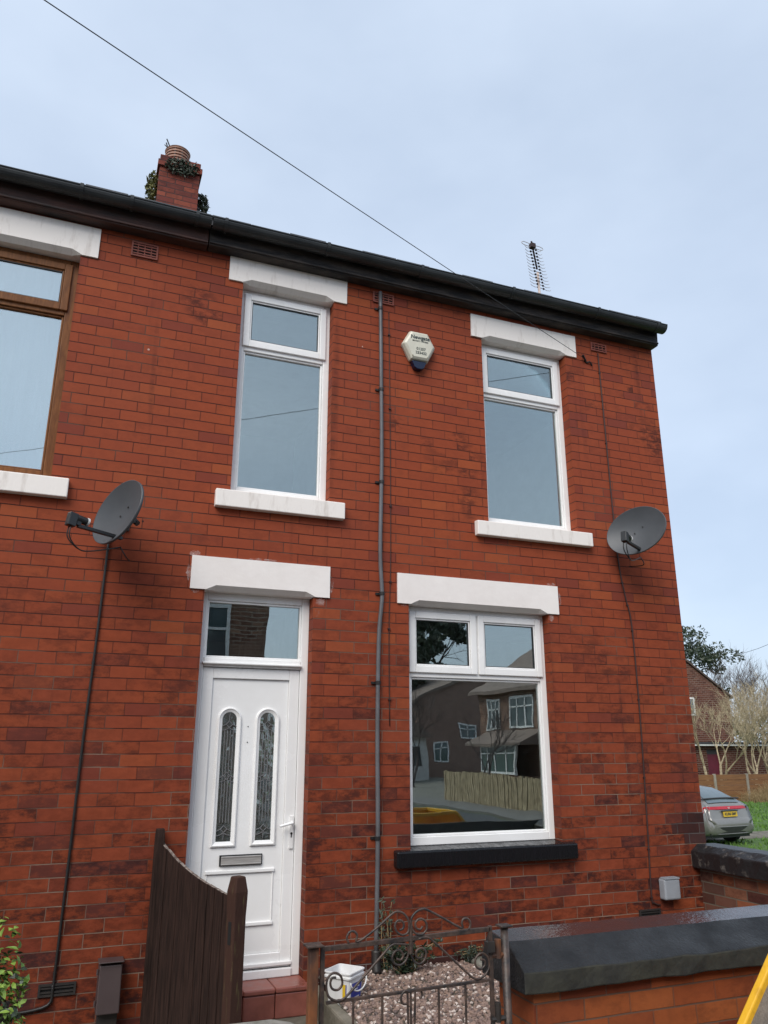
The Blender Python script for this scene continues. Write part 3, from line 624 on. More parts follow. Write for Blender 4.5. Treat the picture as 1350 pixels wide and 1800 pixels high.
# ------------------------------------------------------------------ fittings on the facade
def conduit():
    t = thing("conduit_pipe", "long grey conduit pipe running down the brickwork from gutter to ground", "pipe", (2.07, -.03, .3))
    pts = [(2.075, 5.46), (2.085, 4.6), (2.09, 3.9), (2.08, 3.2), (2.095, 2.88), (2.09, 2.76), (2.07, 2.5), (2.062, 1.8), (2.068, 1.2), (2.058, .42)]
    mb = MB(); mb.tube(spline([(x, -.026, z) for x, z in pts], 4), .0155, 10); mb.build("tube", M_CONDUIT, t, smooth=True)
    for z, x in ((5.30, 2.076), (4.55, 2.086), (3.75, 2.089), (2.86, 2.095), (2.2, 2.065), (1.15, 2.066)):
        mb = MB(); mb.tube([(x, -.026, z-.012), (x, -.026, z+.012)], .021, 10); mb.box(x-.045, x+.0, -.012, 0, z-.008, z+.008); mb.build("pipe_clip", M_CABLE, t)
    mb = MB(); mb.tube(spline([(2.058, -.026, .46), (2.056, -.035, .40), (2.052, -.06, .33)], 4), .032, 12); mb.build("gully_bend", M_IRONB, t, smooth=True)
conduit()
def cable(name, label, pts, r, m, clips=0, group=None):
    mb = MB(); mb.tube(spline(pts, 4), r, 6)
    o = mb.build(name, m, None, smooth=True); tag(o, label, "cable", group)
    L_ = spline(pts, 12)
    for k in range(clips):
        p = L_[int((k+.5)/clips*(len(L_)-1))]; mb = MB(); mb.box(p.x-.010, p.x+.010, -.014, .0, p.z-.005, p.z+.005); mb.build("cable_clip", m, o)
    return o
cable("dish_cable", "black twin cable dropping from the left satellite dish to the low vent", [(.118, -.010, 3.12), (.11, -.010, 2.5), (.094, -.010, 1.8), (.088, -.010, 1.1), (.080, -.011, .50), (.078, -.012, .42), (.06, -.012, .34), (-.1, -.012, .315), (-.35, -.012, .31)], .0088, M_CABLE, 9)
cable("dish_cable", "dark red cable running down past the right satellite dish to the grey box", [(4.296, -.008, 5.33), (4.303, -.008, 4.5), (4.315, -.008, 3.4), (4.36, -.008, 3.0), (4.40, -.008, 2.75), (4.40, -.008, 2.0), (4.375, -.008, 1.2), (4.352, -.008, .66), (4.37, -.008, .60), (4.43, -.008, .58)], .006, M_CABLE_BR, 12)
cable("thin_cable", "thin dark cable running down just right of the conduit pipe", [(2.16, -.006, 5.3), (2.17, -.006, 4.4), (2.175, -.006, 3.2), (2.16, -.006, 2.6), (2.165, -.006, 1.9)], .0032, M_CABLE_BR, 6)

def alarm():
    t = thing("alarm_box", "cream six sided burglar alarm box with blue lens on the upper wall", "alarm", (2.42, 0, 5.0))
    hexo = [(2.305, 5.135), (2.37, 5.135), (2.47, 5.135), (2.53, 5.11), (2.572, 5.02), (2.495, 4.875), (2.345, 4.875), (2.268, 5.02)]
    hexo = [(2.338, 5.135), (2.500, 5.135), (2.572, 5.005), (2.500, 4.862), (2.338, 4.862), (2.266, 5.005)]
    c = Vector((2.419, 5.0))
    def sc_(k): return [tuple(c+(Vector(p)-c)*k) for p in hexo]
    mb = MB(); mb.loft([[(x, 0, z) for x, z in sc_(.97)], [(x, -.030, z) for x, z in sc_(1)], [(x, -.058, z) for x, z in sc_(.93)], [(x, -.070, z) for x, z in sc_(.80)]])
    mb.build("case", M_ALARM, t, bevel=.004)
    mb = MB(); lens = [(2.352, 4.86), (2.486, 4.86), (2.462, 4.80), (2.44, 4.787), (2.398, 4.787), (2.376, 4.80)]
    mb.loft([[(x, -.002, z) for x, z in lens], [(x, -.052, z) for x, z in lens]]); mb.build("blue_lens", M_BLUE, t, bevel=.006)
    def mw(x, z): return Matrix.Translation((x, -.0712, z)) @ Matrix.Rotation(R(90), 4, 'X')
    text_mesh("Newgate", .048, "maker_lettering", M_INK, t, mw(2.422, 5.070), .0012)
    text_mesh("SECURITY  SYSTEMS", .0165, "maker_lettering", M_INK, t, mw(2.422, 5.036), .0003)
    text_mesh("01257", .034, "phone_lettering", M_INK, t, mw(2.428, 4.965), .0006)
    text_mesh("233432", .034, "phone_lettering", M_INK, t, mw(2.428, 4.928), .0006)
    mb = MB()
    for x in (2.352, 2.487): mb.tube([(x, -.0715, 4.895), (x, -.066, 4.895)], .006, 8)
    mb.build("screw", mat("screw_tan", (.30, .27, .2), .5), t)
alarm()

DDIR = Vector((-.86, -.48, .15)).normalized()
def dish(label, cpos, skew, a=.258, b=.205, D=DDIR, wall=None, arm=.25):
    D = Vector(D).normalized(); cpos = Vector(cpos)
    t = thing("satellite_dish", label, "satellite dish", (cpos.x, 0, cpos.z-.25), "satellite dishes on the front wall")
    h = D.cross(Vector((0, 0, 1))).normalized(); v = h.cross(D).normalized()       # h points to the right seen from the front? v up
    h = -h; 
    ca, sa = math.cos(R(skew)), math.sin(R(skew)); e1 = h*ca+v*sa; e2 = -h*sa+v*ca
    def P(r, th, off=0.):
        # ellipse narrowed a little towards the lower edge, like an offset reflector
        x = a*r*math.cos(th); y_ = b*r*math.sin(th)
        return cpos+e1*x+e2*y_+D*(.055*r*r+off)
    seg = 40; rs = [0.04, .25, .5, .75, .93, 1.0]
    rings = [[P(r, 2*math.pi*k/seg) for k in range(seg)] for r in rs]
    rings += [[P(1.015, 2*math.pi*k/seg, .0) for k in range(seg)], [P(1.015, 2*math.pi*k/seg, -.018) for k in range(seg)], [P(.97, 2*math.pi*k/seg, -.020) for k in range(seg)], [P(.5, 2*math.pi*k/seg, -.014) for k in range(seg)], [P(.04, 2*math.pi*k/seg, -.012) for k in range(seg)]]
    mb = MB(); mb.loft(rings); mb.build("reflector", M_DISH, t, smooth=True)
    mb = MB()
    for dx, dy in ((-.03, .0), (.05, .03), (-.02, -.10), (.07, -.085)):
        p = cpos+e1*dx+e2*dy+D*.006; mb.tube([p, p+D*.004], .006, 8)
    mb.build("bolt", M_CABLE, t)
    s = cpos-v*(b*.80)+D*.045+h*.02; tip = s+D*arm-v*.02+Vector((0, 0, -.01))
    mb = MB(); mb.bar(s-D*.06, tip, .026, .022); mb.bar(tip, tip+v*.03, .03, .03); mb.build("feed_arm", M_PLASTK, t, bevel=.003)
    lc = tip+v*.045
    mb = MB(); mb.tube([lc+D*.02, lc-D*.05], .024, 14); mb.obox(lc+D*.045-v*.022, D*.026, h*.024, v*.042); lnb = mb.build("lnb", M_PLASTK, t, bevel=.004)
    mb = MB(); mb.tube([lc-D*.0505, lc-D*.062], .026, 14); mb.build("feed_cap", M_LNBW, t)
    mb = MB(); lb = lc+D*.045-v*.064
    q = cpos-v*(b*1.05)-D*.03
    for s2 in (-.012, .012): mb.tube(spline([lb+h*s2, lb-Vector((0, 0, .07))+h*s2, lb-Vector((0, 0, .12))-D*.08, (lb+q)/2-Vector((0, 0, .09)), q], 5), .0042, 6)
    mb.tube(spline([q, q-D*.05+Vector((0, 0, -.05)), Vector((q.x-D.x*.09, -.02, q.z-.02))], 5), .0042, 6)
    mb.build("feed_cable", M_CABLE, t, smooth=True)
    # bracket to the wall
    w = Vector(wall); back = cpos-D*.03
    mb = MB(); mb.bar(back, back-D*.05, .045, .06); mb.tube(spline([back-D*.08-v*.02, Vector((w.x, back.y*.55, w.z+.02)), w], 6), .019, 10); mb.box(w.x-.055, w.x+.055, -.012, 0, w.z-.07, w.z+.07)
    mb.build("wall_bracket", M_IRONB, t)
DL = atY(218, 905, -.30); DR = atY(1122, 936, -.27)
dish("dark grey satellite dish pointing left, mounted between the two houses", DL, 16, wall=tuple(atY(214, 915, -.005)))
dish("lighter grey satellite dish by the right corner of the house, seen face on", DR, 14, wall=tuple(atY(1106, 945, -.005)))

mb = MB(); mb.box(4.433, 4.585, -.075, -.001, .620, .770); bx = mb.build("junction_box", M_GBOX, None, bevel=.014, bseg=3); tag(bx, "small pale grey plastic box low on the right of the wall", "utility box")
mb = MB(); mb.box(4.437, 4.581, -.079, -.02, .768, .776); 
for k in range(9): mb.box(4.443+k*.015, 4.450+k*.015, -.079, -.022, .776, .781)
mb.build("lid", M_GBOX, bx)
def meter():
    t = thing("meter_box", "brown metal meter box low on the wall left of the wooden gate", "meter box", (.38, 0, .28))
    mb = MB(); mb.loft([[(.316, 0, .548), (.446, 0, .548), (.446, 0, .29), (.316, 0, .29)], [(.318, -.10, .535), (.444, -.10, .535), (.446, -.125, .29), (.318, -.125, .29)]]); mb.build("cover", M_METER, t, bevel=.006)
    mb = MB(); mb.box(.310, .452, -.118, 0, .549, .556); mb.build("lid", M_METER, t, bevel=.003)
    mb = MB()
    for z in (.33, .49): mb.tube([(.309, -.10, z), (.309, -.10, z+.03)], .007, 6)
    mb.build("hinge", M_METER, t)
    mb = MB(); mb.box(.33, .44, -.07, 0, .17, .289); mb.build("pipe_shroud", M_IRONB, t)
meter()

# overhead line from the house corner to a pole across the street
A = Vector((4.129, -.02, 5.237)); B = atY(135, 0, -2.5)
far = A+(B-A)*5.2; pts = []
for k in range(25):
    s = k/24; p = A.lerp(far, s); p.z -= 4*.18*s*(1-s); pts.append(p)
mb = MB(); mb.tube(pts, .0027, 6)
wl = mb.build("overhead_wire", M_CABLE, None); tag(wl, "thin black overhead wire slanting down to the house corner", "wire")
mb = MB(); mb.tube(spline([A, A+Vector((.03, .012, -.03)), A+Vector((.06, .005, -.02)), A+Vector((.09, .012, -.05))], 4), .007, 6); mb.bar(A+Vector((-.03, -.02, .02)), A+Vector((.02, .01, -.02)), .016, .016); mb.build("wall_hook", M_CABLE, wl)
pole = thing("utility_pole", "tall wooden pole across the street that carries the overhead wire", "pole", (far.x, far.y, 0))
mb = MB(); mb.tube([(far.x, far.y, 0), (far.x, far.y, far.z+.4)], [.16, .11], 12); mb.build("pole_shaft", M_BARK2, pole)
mb = MB(); mb.bar((far.x-.5, far.y, far.z), (far.x+.5, far.y, far.z), .08, .08); mb.build("cross_arm", M_BARK2, pole)

# television aerial on the gable
def aerial():
    y = 2.0; b = atY(948, 524, y); t_ = atY(934, 424, y); x = b.x
    t = thing("tv_aerial", "television aerial with many short rods on a mast above the gutter", "aerial", (x, y, 6.8))
    mb = MB(); mb.tube([(x, y-.03, 6.5), (x-.02, y-.03, b.z+.36)], .017, 8); mb.build("mast", mat("mast_alloy", (.80, .66, .58), .4, (.6, .48, .42), 5), t)
    d = Vector((-.21, -.55, .26)).normalized(); top = Vector((x-.01, y, b.z+.42))
    p0, p1 = top-d*.42-Vector((0, 0, .05)), top+d*.42
    p0 = Vector(atY(951, 508, y)); p1 = Vector(atY(934, 424, y-.35))
    mb = MB(); mb.tube([p0.lerp(p1, .42), p1], .011, 6); mb.build("boom", M_CABLE_BR, t)
    ax = Vector((1, .12, .02)).normalized(); mb = MB(); mk = MB()
    for k in range(13):
        c = p0.lerp(p1, .02+.82*k/12); w = .165-.003*k
        for s in (-1, 1):
            mb.tube([c+ax*s*.055, c+ax*s*(.055+.04)+Vector((0, 0, -.012)), c+ax*s*w*.92, c+ax*s*w+Vector((0, 0, .012))], .0034, 5)
            mk.obox(c+ax*s*.046, ax*.010, Vector((0, .008, 0)), Vector((0, 0, .010)))
        mk.bar(c-ax*.05, c+ax*.05, .005, .005)
    mb.build("rods", mat("rod_alloy", (.50, .46, .45), .4), t); mk.build("clips", M_CABLE_BR, t)
    c = p0.lerp(p1, .90); mb = MB()
    for s in (-1, 1):
        o_ = c+ax*s*.035; mb.tube(spline([o_+Vector((0, 0, .022)), o_+ax*s*.10+Vector((0, 0, .026)), o_+ax*s*.135+Vector((0, 0, .004)), o_+ax*s*.10+Vector((0, 0, -.018)), o_+Vector((0, 0, -.02))], 4), .0042, 6)
    mb.build("dipole", mat("rod_alloy", (.3, .3, .3), .4), t)
    mb = MB(); mb.obox(c, ax*.035, Vector((0, .03, 0)), Vector((0, 0, .03))); mb.build("dipole_box", M_CABLE_BR, t)
aerial()

# ------------------------------------------------------------------ boundary walls
def front_wall():
    t = thing("front_wall", "low orange brick front wall with wet black coping stones, right of the iron gate", "wall", (3.2, -2.3, 0))
    x0, x1 = 1.80, 5.1
    mb = MB(); mb.box(x0+.01, x1, -2.40, -2.13, -.05, .832); mb.build("brickwork", M_BRICK_FRONT, t)
    def prof(e=0): return [(-2.44, .832), (-2.44, .908), (-2.285, .988+e), (-2.12, 1.000+e), (-2.09, .90), (-2.09, .832)]
    rr = random.Random(5); mb = MB(); st = []
    n = 30
    for k in range(n+1):
        x = x0-.05+(x1-x0+.05)*k/n; j = [(y+rr.uniform(-.004, .004)*(1 if i < 2 else .4), z+rr.uniform(-.004, .004)*(1 if i < 2 else .3)) for i, (y, z) in enumerate(prof())]
        st.append([(x if k else x+.02*(i in (2, 3)), y, z) for i, (y, z) in enumerate(j)])
    mb.loft(st)
    for i in range(len(mb.f)):
        pass
    co = mb.build("coping", [M_COPING, M_COPFACE, M_COPTOP], t, bevel=.006)
    for p in co.data.polygons:
        nrm = p.normal
        if nrm.y < -.8 : p.material_index = 1
        elif nrm.z > .97: p.material_index = 2
front_wall()
def side_wall():
    t = thing("side_wall", "weathered brick side wall with flaking black coping, running from the house corner", "wall", (4.94, -1.1, 0))
    mb = MB(); mb.box(4.86, 5.05, -2.12, .0, -.05, .835); mb.build("brickwork", M_BRICK_OLD, t)
    rr = random.Random(9); mb = MB(); st = []; n = 26
    for k in range(n+1):
        y = .02-2.12*k/n
        st.append([(4.79+rr.uniform(-.008, .008), y, .83), (4.79+rr.uniform(-.008, .008), y, .955+rr.uniform(-.006, .006)), (4.86, y, 1.0+rr.uniform(-.004, .004)), (5.05, y, 1.0), (5.12, y, .955), (5.12, y, .83)])
    mb.loft(st); mb.build("coping", M_COPOLD, t, bevel=.008)
side_wall()
def left_wall():
    t = thing("front_wall", "stub of low front wall with mossy concrete top, left of the iron gate", "wall", (.3, -2.35, 0))
    mb = MB(); mb.box(-1.2, .84, -2.5, -2.28, -.05, .745); mb.build("brickwork", M_BRICK_FRONT, t)
    mb = MB(); mb.prism([(-1.25, -2.54), (.80, -2.54), (.865, -2.50), (.885, -2.42), (.865, -2.31), (.80, -2.25), (.6, -2.245), (-1.25, -2.25)], .747, .808, 'z'); mb.build("coping", M_CONCL, t, bevel=.012)
left_wall()

# ------------------------------------------------------------------ iron gate
def iron_gate():
    Y = -2.40
    t = thing("iron_gate", "rusty wrought iron garden gate with curled scrolls along its top", "gate", (1.28, Y, .1))
    P = lambda x, y, o=0.: Vector(atY(x, y, Y))+Vector((0, o, 0))
    a, b = P(569, 1668), P(861, 1633); c, d = P(573, 1763), P(862, 1722)
    mb = MB(); mb.bar(a, b, .012, .017); mb.bar(c, d, .010, .011); mb.bar((c.x, Y, .18), (d.x, Y, .18), .010, .022)
    mb.bar((a.x-.004, Y, .14), (a.x-.004, Y, a.z+.01), .012, .016, 0, (1, 0, 0)); mb.bar((b.x, Y, .14), (b.x, Y, b.z+.012), .012, .016, 0, (1, 0, 0))
    mb.build("frame", M_GATE, t, bevel=.002)
    zmid = lambda x: c.z+(d.z-c.z)*(x-c.x)/(d.x-c.x)
    for px, py in ((621, 1758), (672, 1751), (771, 1737), (818, 1730)):
        p = P(px, py); mb = MB(); mb.tube([(p.x, Y, .18), (p.x, Y, zmid(p.x))], .0045, 6); mb.build("upright", M_GATE, t)
    m0 = P(722, 1742)
    for dx in (-.006, .008, .0):
        mb = MB(); mb.tube([(m0.x+dx, Y, .18), (m0.x+dx*1.0, Y, .5), (m0.x+dx*2.2, Y, zmid(m0.x))], .004, 6); mb.build("upright", M_GATE, t)
    S = {
     'tl': [(612, 1657), (609, 1648), (614, 1638), (622, 1637), (627, 1644), (626, 1655), (640, 1648), (665, 1628), (689, 1606), (699, 1602), (709, 1606), (717, 1617), (718.5, 1630), (715, 1640), (706, 1643), (697, 1638), (693.5, 1628), (697, 1619), (704, 1617.5), (709, 1624), (707.5, 1632), (702, 1634)],
     'tr': [(823, 1634), (826, 1624), (822, 1615), (814, 1615), (811, 1622), (812, 1631), (800, 1626), (775, 1612), (754, 1601), (743, 1597.5), (732, 1602), (723, 1613), (722, 1628), (728, 1639), (738, 1643), (747, 1637), (749.5, 1627), (745, 1617), (736, 1615), (729.5, 1622), (731, 1631), (738, 1633.5), (742, 1628)],
     'bl': [(714, 1660), (700, 1659), (688, 1661), (670, 1680), (640, 1715), (612, 1747), (600, 1757), (588, 1758), (577, 1751), (573, 1735), (576, 1718), (587, 1709.5), (598, 1715), (601, 1729), (594, 1739), (584, 1738), (580, 1729), (583, 1719), (590, 1717.5)],
     'bl2': [(688, 1661), (705, 1656), (716, 1663), (719, 1675), (714, 1689), (704, 1697), (694, 1694), (690, 1684), (695, 1673), (704, 1671), (709.5, 1680), (705, 1688), (698, 1686)],
     'br': [(735, 1650), (750, 1647), (765, 1658), (795, 1686), (822, 1711), (832, 1719), (841, 1720), (852, 1713), (859, 1699), (857, 1683), (846, 1675), (836, 1683), (835, 1696), (843, 1703), (851, 1697), (851, 1688), (844, 1686)],
     'br2': [(750, 1647), (738, 1647), (728, 1656), (724, 1672), (727, 1688), (737, 1695), (747, 1688), (749.5, 1675), (742, 1667), (733, 1672), (733, 1683), (741, 1684), (743, 1677)],
     'c1': [(719, 1743), (712, 1741), (706, 1747), (704, 1757), (708, 1764), (714, 1764)], 'c2': [(726, 1741), (734, 1738), (741, 1742), (742, 1751), (738, 1755)]}
    for k, pts in S.items():
        mb = MB(); mb.tube(spline([P(x, y, -.004 if k[-1] != '2' else .004) for x, y in pts], 5), .0043, 7); mb.build("scroll", M_GATE, t, smooth=True)
    mb = MB(); p = P(722, 1650); mb.tube([(p.x, Y, p.z-.05), (p.x, Y, p.z+.045)], .008, 6); mb.build("scroll_collar", M_GATE, t)
    for py in (1678, 1790):
        mb = MB(); p = P(880, py); mb.tube([(p.x-.04, Y, p.z), (p.x+.02, Y, p.z)], .010, 8); mb.tube([(p.x-.012, Y, p.z-.01), (p.x-.012, Y, p.z+.055)], .014, 8); mb.build("hinge", M_RUST if py < 1700 else M_IRONB, t)
    mb = MB(); p = P(861, 1663); mb.box(p.x-.02, p.x+.012, Y-.02, Y+.008, p.z-.018, p.z+.018); mb.build("latch_stop", M_IRONB, t)
iron_gate()
def posts():
    t = thing("gate_post", "square rusty gate post left of the iron gate, black paint at its foot", "post", (.91, -2.4, 0), "posts of the iron gate")
    mb = MB(); mb.box(.890, .924, -2.417, -2.383, .68, 1.062); mb.build("shaft", M_RUST, t, bevel=.004)
    mb = MB(); mb.box(.889, .925, -2.418, -2.382, 0, .68); mb.build("foot", M_IRONB, t, bevel=.004)
    mb = MB(); mb.box(.876, .938, -2.431, -2.369, 1.063, 1.070); mb.build("cap_plate", M_GATE, t, bevel=.002)
    t = thing("gate_post", "round black iron gate post between the gate and the black coping", "post", (1.69, -2.4, 0), "posts of the iron gate")
    mb = MB(); mb.tube([(1.70, -2.4, 0), (1.692, -2.4, 1.07)], .0155, 12); mb.build("shaft", M_GATE, t, smooth=True)
    mb = MB(); mb.box(1.666, 1.718, -2.426, -2.374, 1.071, 1.078); mb.build("cap_plate", M_GATE, t, bevel=.002)
posts()

# ------------------------------------------------------------------ wooden side gate standing open
def wood_gate():
    H = Vector((.615, -.02, 0)); E_ = Vector((.968, -.842, 0)); d = (E_-H); L_ = d.length; d.normalize(); nrm = Vector((d.y, -d.x, 0))
    t = thing("wooden_gate", "dark brown boarded wooden gate with dipping top, standing in front of the door", "gate", H)
    def top(s):   # dip profile: high at the wall, sagging to the latch post
        k = [(0, 1.195), (.20, 1.118), (.37, 1.072), (.53, 1.037), (.69, 1.009), (.90, .979), (1.0, .968)]
        for (a, p), (b, q) in zip(k, k[1:]):
            if s <= b: return p+(q-p)*(s-a)/(b-a)
        return .968
    rr = random.Random(2); n = 10; e = 0
    ws = [rr.uniform(.75, 1.2) for _ in range(n)]; tot = sum(ws); s0 = 0
    Lb = L_-.085
    for w in ws:
        s1 = s0+w/tot; a, b = H+d*(s0*Lb+.003), H+d*(s1*Lb-.003); th = .011; off = nrm*rr.uniform(-.004, .004)
        mb = MB(); za, zb = top(s0), top(s1); z0 = .20
        q = [a-nrm*th+off, b-nrm*th+off, b+nrm*th+off, a+nrm*th+off]
        mb.loft([[(p.x, p.y, z0) for p in q], [(p.x, p.y, z) for p, z in zip(q, (za, zb, zb, za))]])
        o = mb.build("board", [M_WOOD, M_WOODEND], t, bevel=.0035)
        for pl in o.data.polygons:
            if pl.normal.z > .6: pl.material_index = 1
        s0 = s1
    for z in (.35, .80): mb = MB(); mb.bar(H-nrm*.034+Vector((0, 0, z)), H+d*Lb-nrm*.034+Vector((0, 0, z)), .035, .09); mb.build("rail", M_WOOD, t)
    c = E_-d*.040; mb = MB(); w = .038
    def sq(k, z, dz=0): return [(c+d*w*i*k+nrm*w*j*k+Vector((0, 0, z))) for i, j in ((-1, -1), (1, -1), (1, 1), (-1, 1))]
    mb.loft([sq(1, .165), sq(1, .88), sq(1.06, .93), sq(1.10, 1.0), sq(.78, 1.075)])
    ps = mb.build("latch_post", M_WOODMOSS, t, bevel=.006)
    mb = MB(); mb.obox(c+Vector((0, 0, .80))-nrm*0+d*.0, d*.0135, nrm*(w+.0015), Vector((0, 0, .055))); mb.build("latch_slot", M_DARK, ps)
    hp = thing("wooden_post", "short dark wooden hinge post fixed to the brick wall behind the brown gate", "post", (.60, -.03, 0))
    mb = MB(); cc = Vector((.605, -.045, 0)); w = .028
    mb.loft([[(cc.x+i*w, cc.y+j*w, z) for i, j in ((-1, -1), (1, -1), (1, 1), (-1, 1))] for z in (.17, 1.215)]+[[(cc.x+i*w*.85, cc.y+j*w*.85, 1.262) for i, j in ((-1, -1), (1, -1), (1, 1), (-1, 1))]])
    mb.build("shaft", M_WOOD, hp, bevel=.004)
wood_gate()

# ------------------------------------------------------------------ gravel bed, tub, weeds
def gravel():
    rr = random.Random(11)
    gm = []
    for i, (c, c2) in enumerate((((.27, .185, .145), (.17, .115, .092)), ((.21, .145, .12), (.15, .10, .085)), ((.56, .48, .43), (.40, .34, .30)), ((.13, .095, .085), (.08, .06, .055)))):
        gm.append(mat("pebble_%s" % ("buff", "brown", "pale", "dark")[i], c, .6, c2, 30))
    zf = lambda x, y: .255+.085*max(0, (y+1.0))+.012*math.sin(x*7)*math.sin(y*6)
    mb = MB(); nx = ny = 16; X0, X1, Y0, Y1 = 1.66, 3.0, -1.12, -.012
    for i in range(nx):
        for j in range(ny):
            a, b, c, d = X0+(X1-X0)*i/nx, X0+(X1-X0)*(i+1)/nx, Y0+(Y1-Y0)*j/ny, Y0+(Y1-Y0)*(j+1)/ny
            mb.add([(a, c, zf(a, c)), (b, c, zf(b, c)), (b, d, zf(b, d)), (a, d, zf(a, d))], [(0, 1, 2, 3)])
    mb.box(X0, X1, Y0, Y1, .1, .2)
    o = mb.build("soil_bed", M_EARTH); o['kind'] = 'structure'
    ico = [(0, 0, 1), (.894, 0, .447), (.276, .851, .447), (-.724, .526, .447), (-.724, -.526, .447), (.276, -.851, .447), (.724, .526, -.447), (-.276, .851, -.447), (-.894, 0, -.447), (-.276, -.851, -.447), (.724, -.526, -.447), (0, 0, -1)]
    fc = [(0, 1, 2), (0, 2, 3), (0, 3, 4), (0, 4, 5), (0, 5, 1), (1, 6, 2), (2, 7, 3), (3, 8, 4), (4, 9, 5), (5, 10, 1), (6, 7, 2), (7, 8, 3), (8, 9, 4), (9, 10, 5), (10, 6, 1), (11, 7, 6), (11, 8, 7), (11, 9, 8), (11, 10, 9), (11, 6, 10)]
    mb = MB()
    for k in range(6500):
        x, y = rr.uniform(X0+.01, X1-.02), rr.uniform(Y0+.01, Y1-.005)
        if x > 2.72+.25*(-y): continue
        s = rr.uniform(.007, .0165); q = [s*rr.uniform(.7, 1.3), s*rr.uniform(.7, 1.2), s*rr.uniform(.5, .9)]; an = rr.uniform(0, 6.3); ca, sa = math.cos(an), math.sin(an); z = zf(x, y)+s*.25*rr.uniform(0, 2)
        mb.add([(x+(vx*q[0]*ca-vy*q[1]*sa)*rr.uniform(.85, 1.1), y+(vx*q[0]*sa+vy*q[1]*ca)*rr.uniform(.85, 1.1), z+vz*q[2]) for vx, vy, vz in ico], fc, rr.choices((0, 1, 2, 3), (5, 4, 1.6, 2))[0])
    o = mb.build("gravel", gm); tag(o, kind='stuff'); o['label'] = "pinkish brown gravel filling the front garden bed"; o['category'] = "gravel"
    kb = thing("concrete_kerb", "mossy concrete kerb edging the gravel bed behind the iron gate", "kerb", (2.2, -.6, .1))
    mb = MB(); mb.loft([[(1.60, -1.16, .1), (1.67, -1.16, .1), (1.67, -1.16, .285), (1.60, -1.16, .285)], [(1.60, -.02, .1), (1.67, -.02, .1), (1.67, -.02, .30), (1.60, -.02, .30)]]); mb.build("kerb_stone", M_CONC, kb, bevel=.012)
    mb = MB(); mb.box(1.674, 3.05, -1.17, -1.09, .1, .275); mb.build("kerb_stone", M_CONC, kb, bevel=.012)
    mb = MB(); mb.loft([[(2.74, -.03, .1), (2.84, -.03, .1), (2.84, -.03, .37), (2.74, -.03, .36)], [(2.86, -.5, .1), (2.97, -.5, .1), (2.97, -.5, .315), (2.86, -.5, .31)], [(3.0, -1.08, .1), (3.1, -1.08, .1), (3.1, -1.08, .28), (3.0, -1.08, .28)]]); mb.build("kerb_stone", M_CONCL, kb, bevel=.012)
    mb = MB(); mb.box(3.1, 4.85, -1.9, -.01, .1, .235); o = mb.build("side_path", M_CONCL); o['kind'] = 'structure'
gravel()
def tub():
    c = Vector((1.725, -.36, .272)); t = thing("paint_tub", "white plastic tub with blue and yellow printed side, standing on the gravel", "tub", c)
    rot = R(-50); K = .74; ca, sa = math.cos(rot), math.sin(rot)
    def ring(w, z, rad=.03, n=4):
        pts = []
        for cx_, cy_, a0 in ((1, 1, 0), (-1, 1, 90), (-1, -1, 180), (1, -1, 270)):
            for k in range(n+1):
                a = R(a0+90*k/n); pts.append((cx_*(w-rad)+rad*math.cos(a), cy_*(w-rad)+rad*math.sin(a)))
        return [(c.x+K*(x*ca-y*sa), c.y+K*(x*sa+y*ca), c.z+K*z) for x, y in pts]
    mb = MB(); mb.loft([ring(.098, 0), ring(.102, .02), ring(.118, .205), ring(.128, .206), ring(.129, .222), ring(.122, .224), ring(.122, .238), ring(.129, .240), ring(.129, .252), ring(.120, .252), ring(.114, .20), ring(.095, .03)]); mb.build("bucket", M_TUB, t, smooth=False, bevel=.002)
    def face(side, u0, u1, z0, z1, m, nm, e=.0018):
        w = lambda z: .102+(z-.02)/.185*.016+e
        def p(u, z):
            ww = w(z); x, y = {'f': (u*ww, -ww), 'r': (ww, u*ww)}[side]; return (c.x+K*(x*ca-y*sa), c.y+K*(x*sa+y*ca), c.z+K*z)
        mb = MB(); mb.add([p(u0, z0), p(u1, z0), p(u1, z1), p(u0, z1)], [(0, 1, 2, 3)]); return mb.build(nm, m, t)
    face('f', .45, .70, .03, .17, M_YEL, "label_yellow"); face('r', -.70, .72, .018, .17, M_TUBBLUE, "label_blue"); face('f', .71, .78, .02, .17, M_TUBBLUE, "label_blue")
    for z, u in ((.135, .4), (.118, .2), (.06, .5), (.04, .1)): face('r', -.55, u, z, z+.008, M_TUB, "label_lettering", .003)
    mb = MB(); pts = []
    for k in range(13):
        a = math.pi*k/12; x = .135+.012*math.sin(a); y = .125*math.cos(a); pts.append((c.x+K*(x*ca-y*sa), c.y+K*(x*sa+y*ca), c.z+K*(.19-.075*math.sin(a))))
    mb.tube(spline(pts, 2), .0045, 6); mb.build("handle", M_LNBW, t, smooth=True)
tub()
def leaf_quads(mb, c, n, rx, ry, rz, size, rr, mi_n=1, up=.3):
    for _ in range(n):
        while True:
            p = Vector((rr.uniform(-1, 1), rr.uniform(-1, 1), rr.uniform(-1, 1)))
            if p.length < 1: break
        p = Vector((p.x*rx, p.y*ry, p.z*rz))+Vector(c); s = size*rr.uniform(.6, 1.3)
        a = Vector((rr.gauss(0, 1), rr.gauss(0, 1), rr.gauss(0, 1)+up)).normalized(); b = a.orthogonal().normalized(); b.rotate(Matrix.Rotation(rr.uniform(0, 6.3), 3, a)); d = a.cross(b)
        mb.add([p-b*s, p-d*s*.42+a*s*.1, p+b*s, p+d*s*.42+a*s*.1], [(0, 1, 2, 3)], rr.randrange(mi_n))
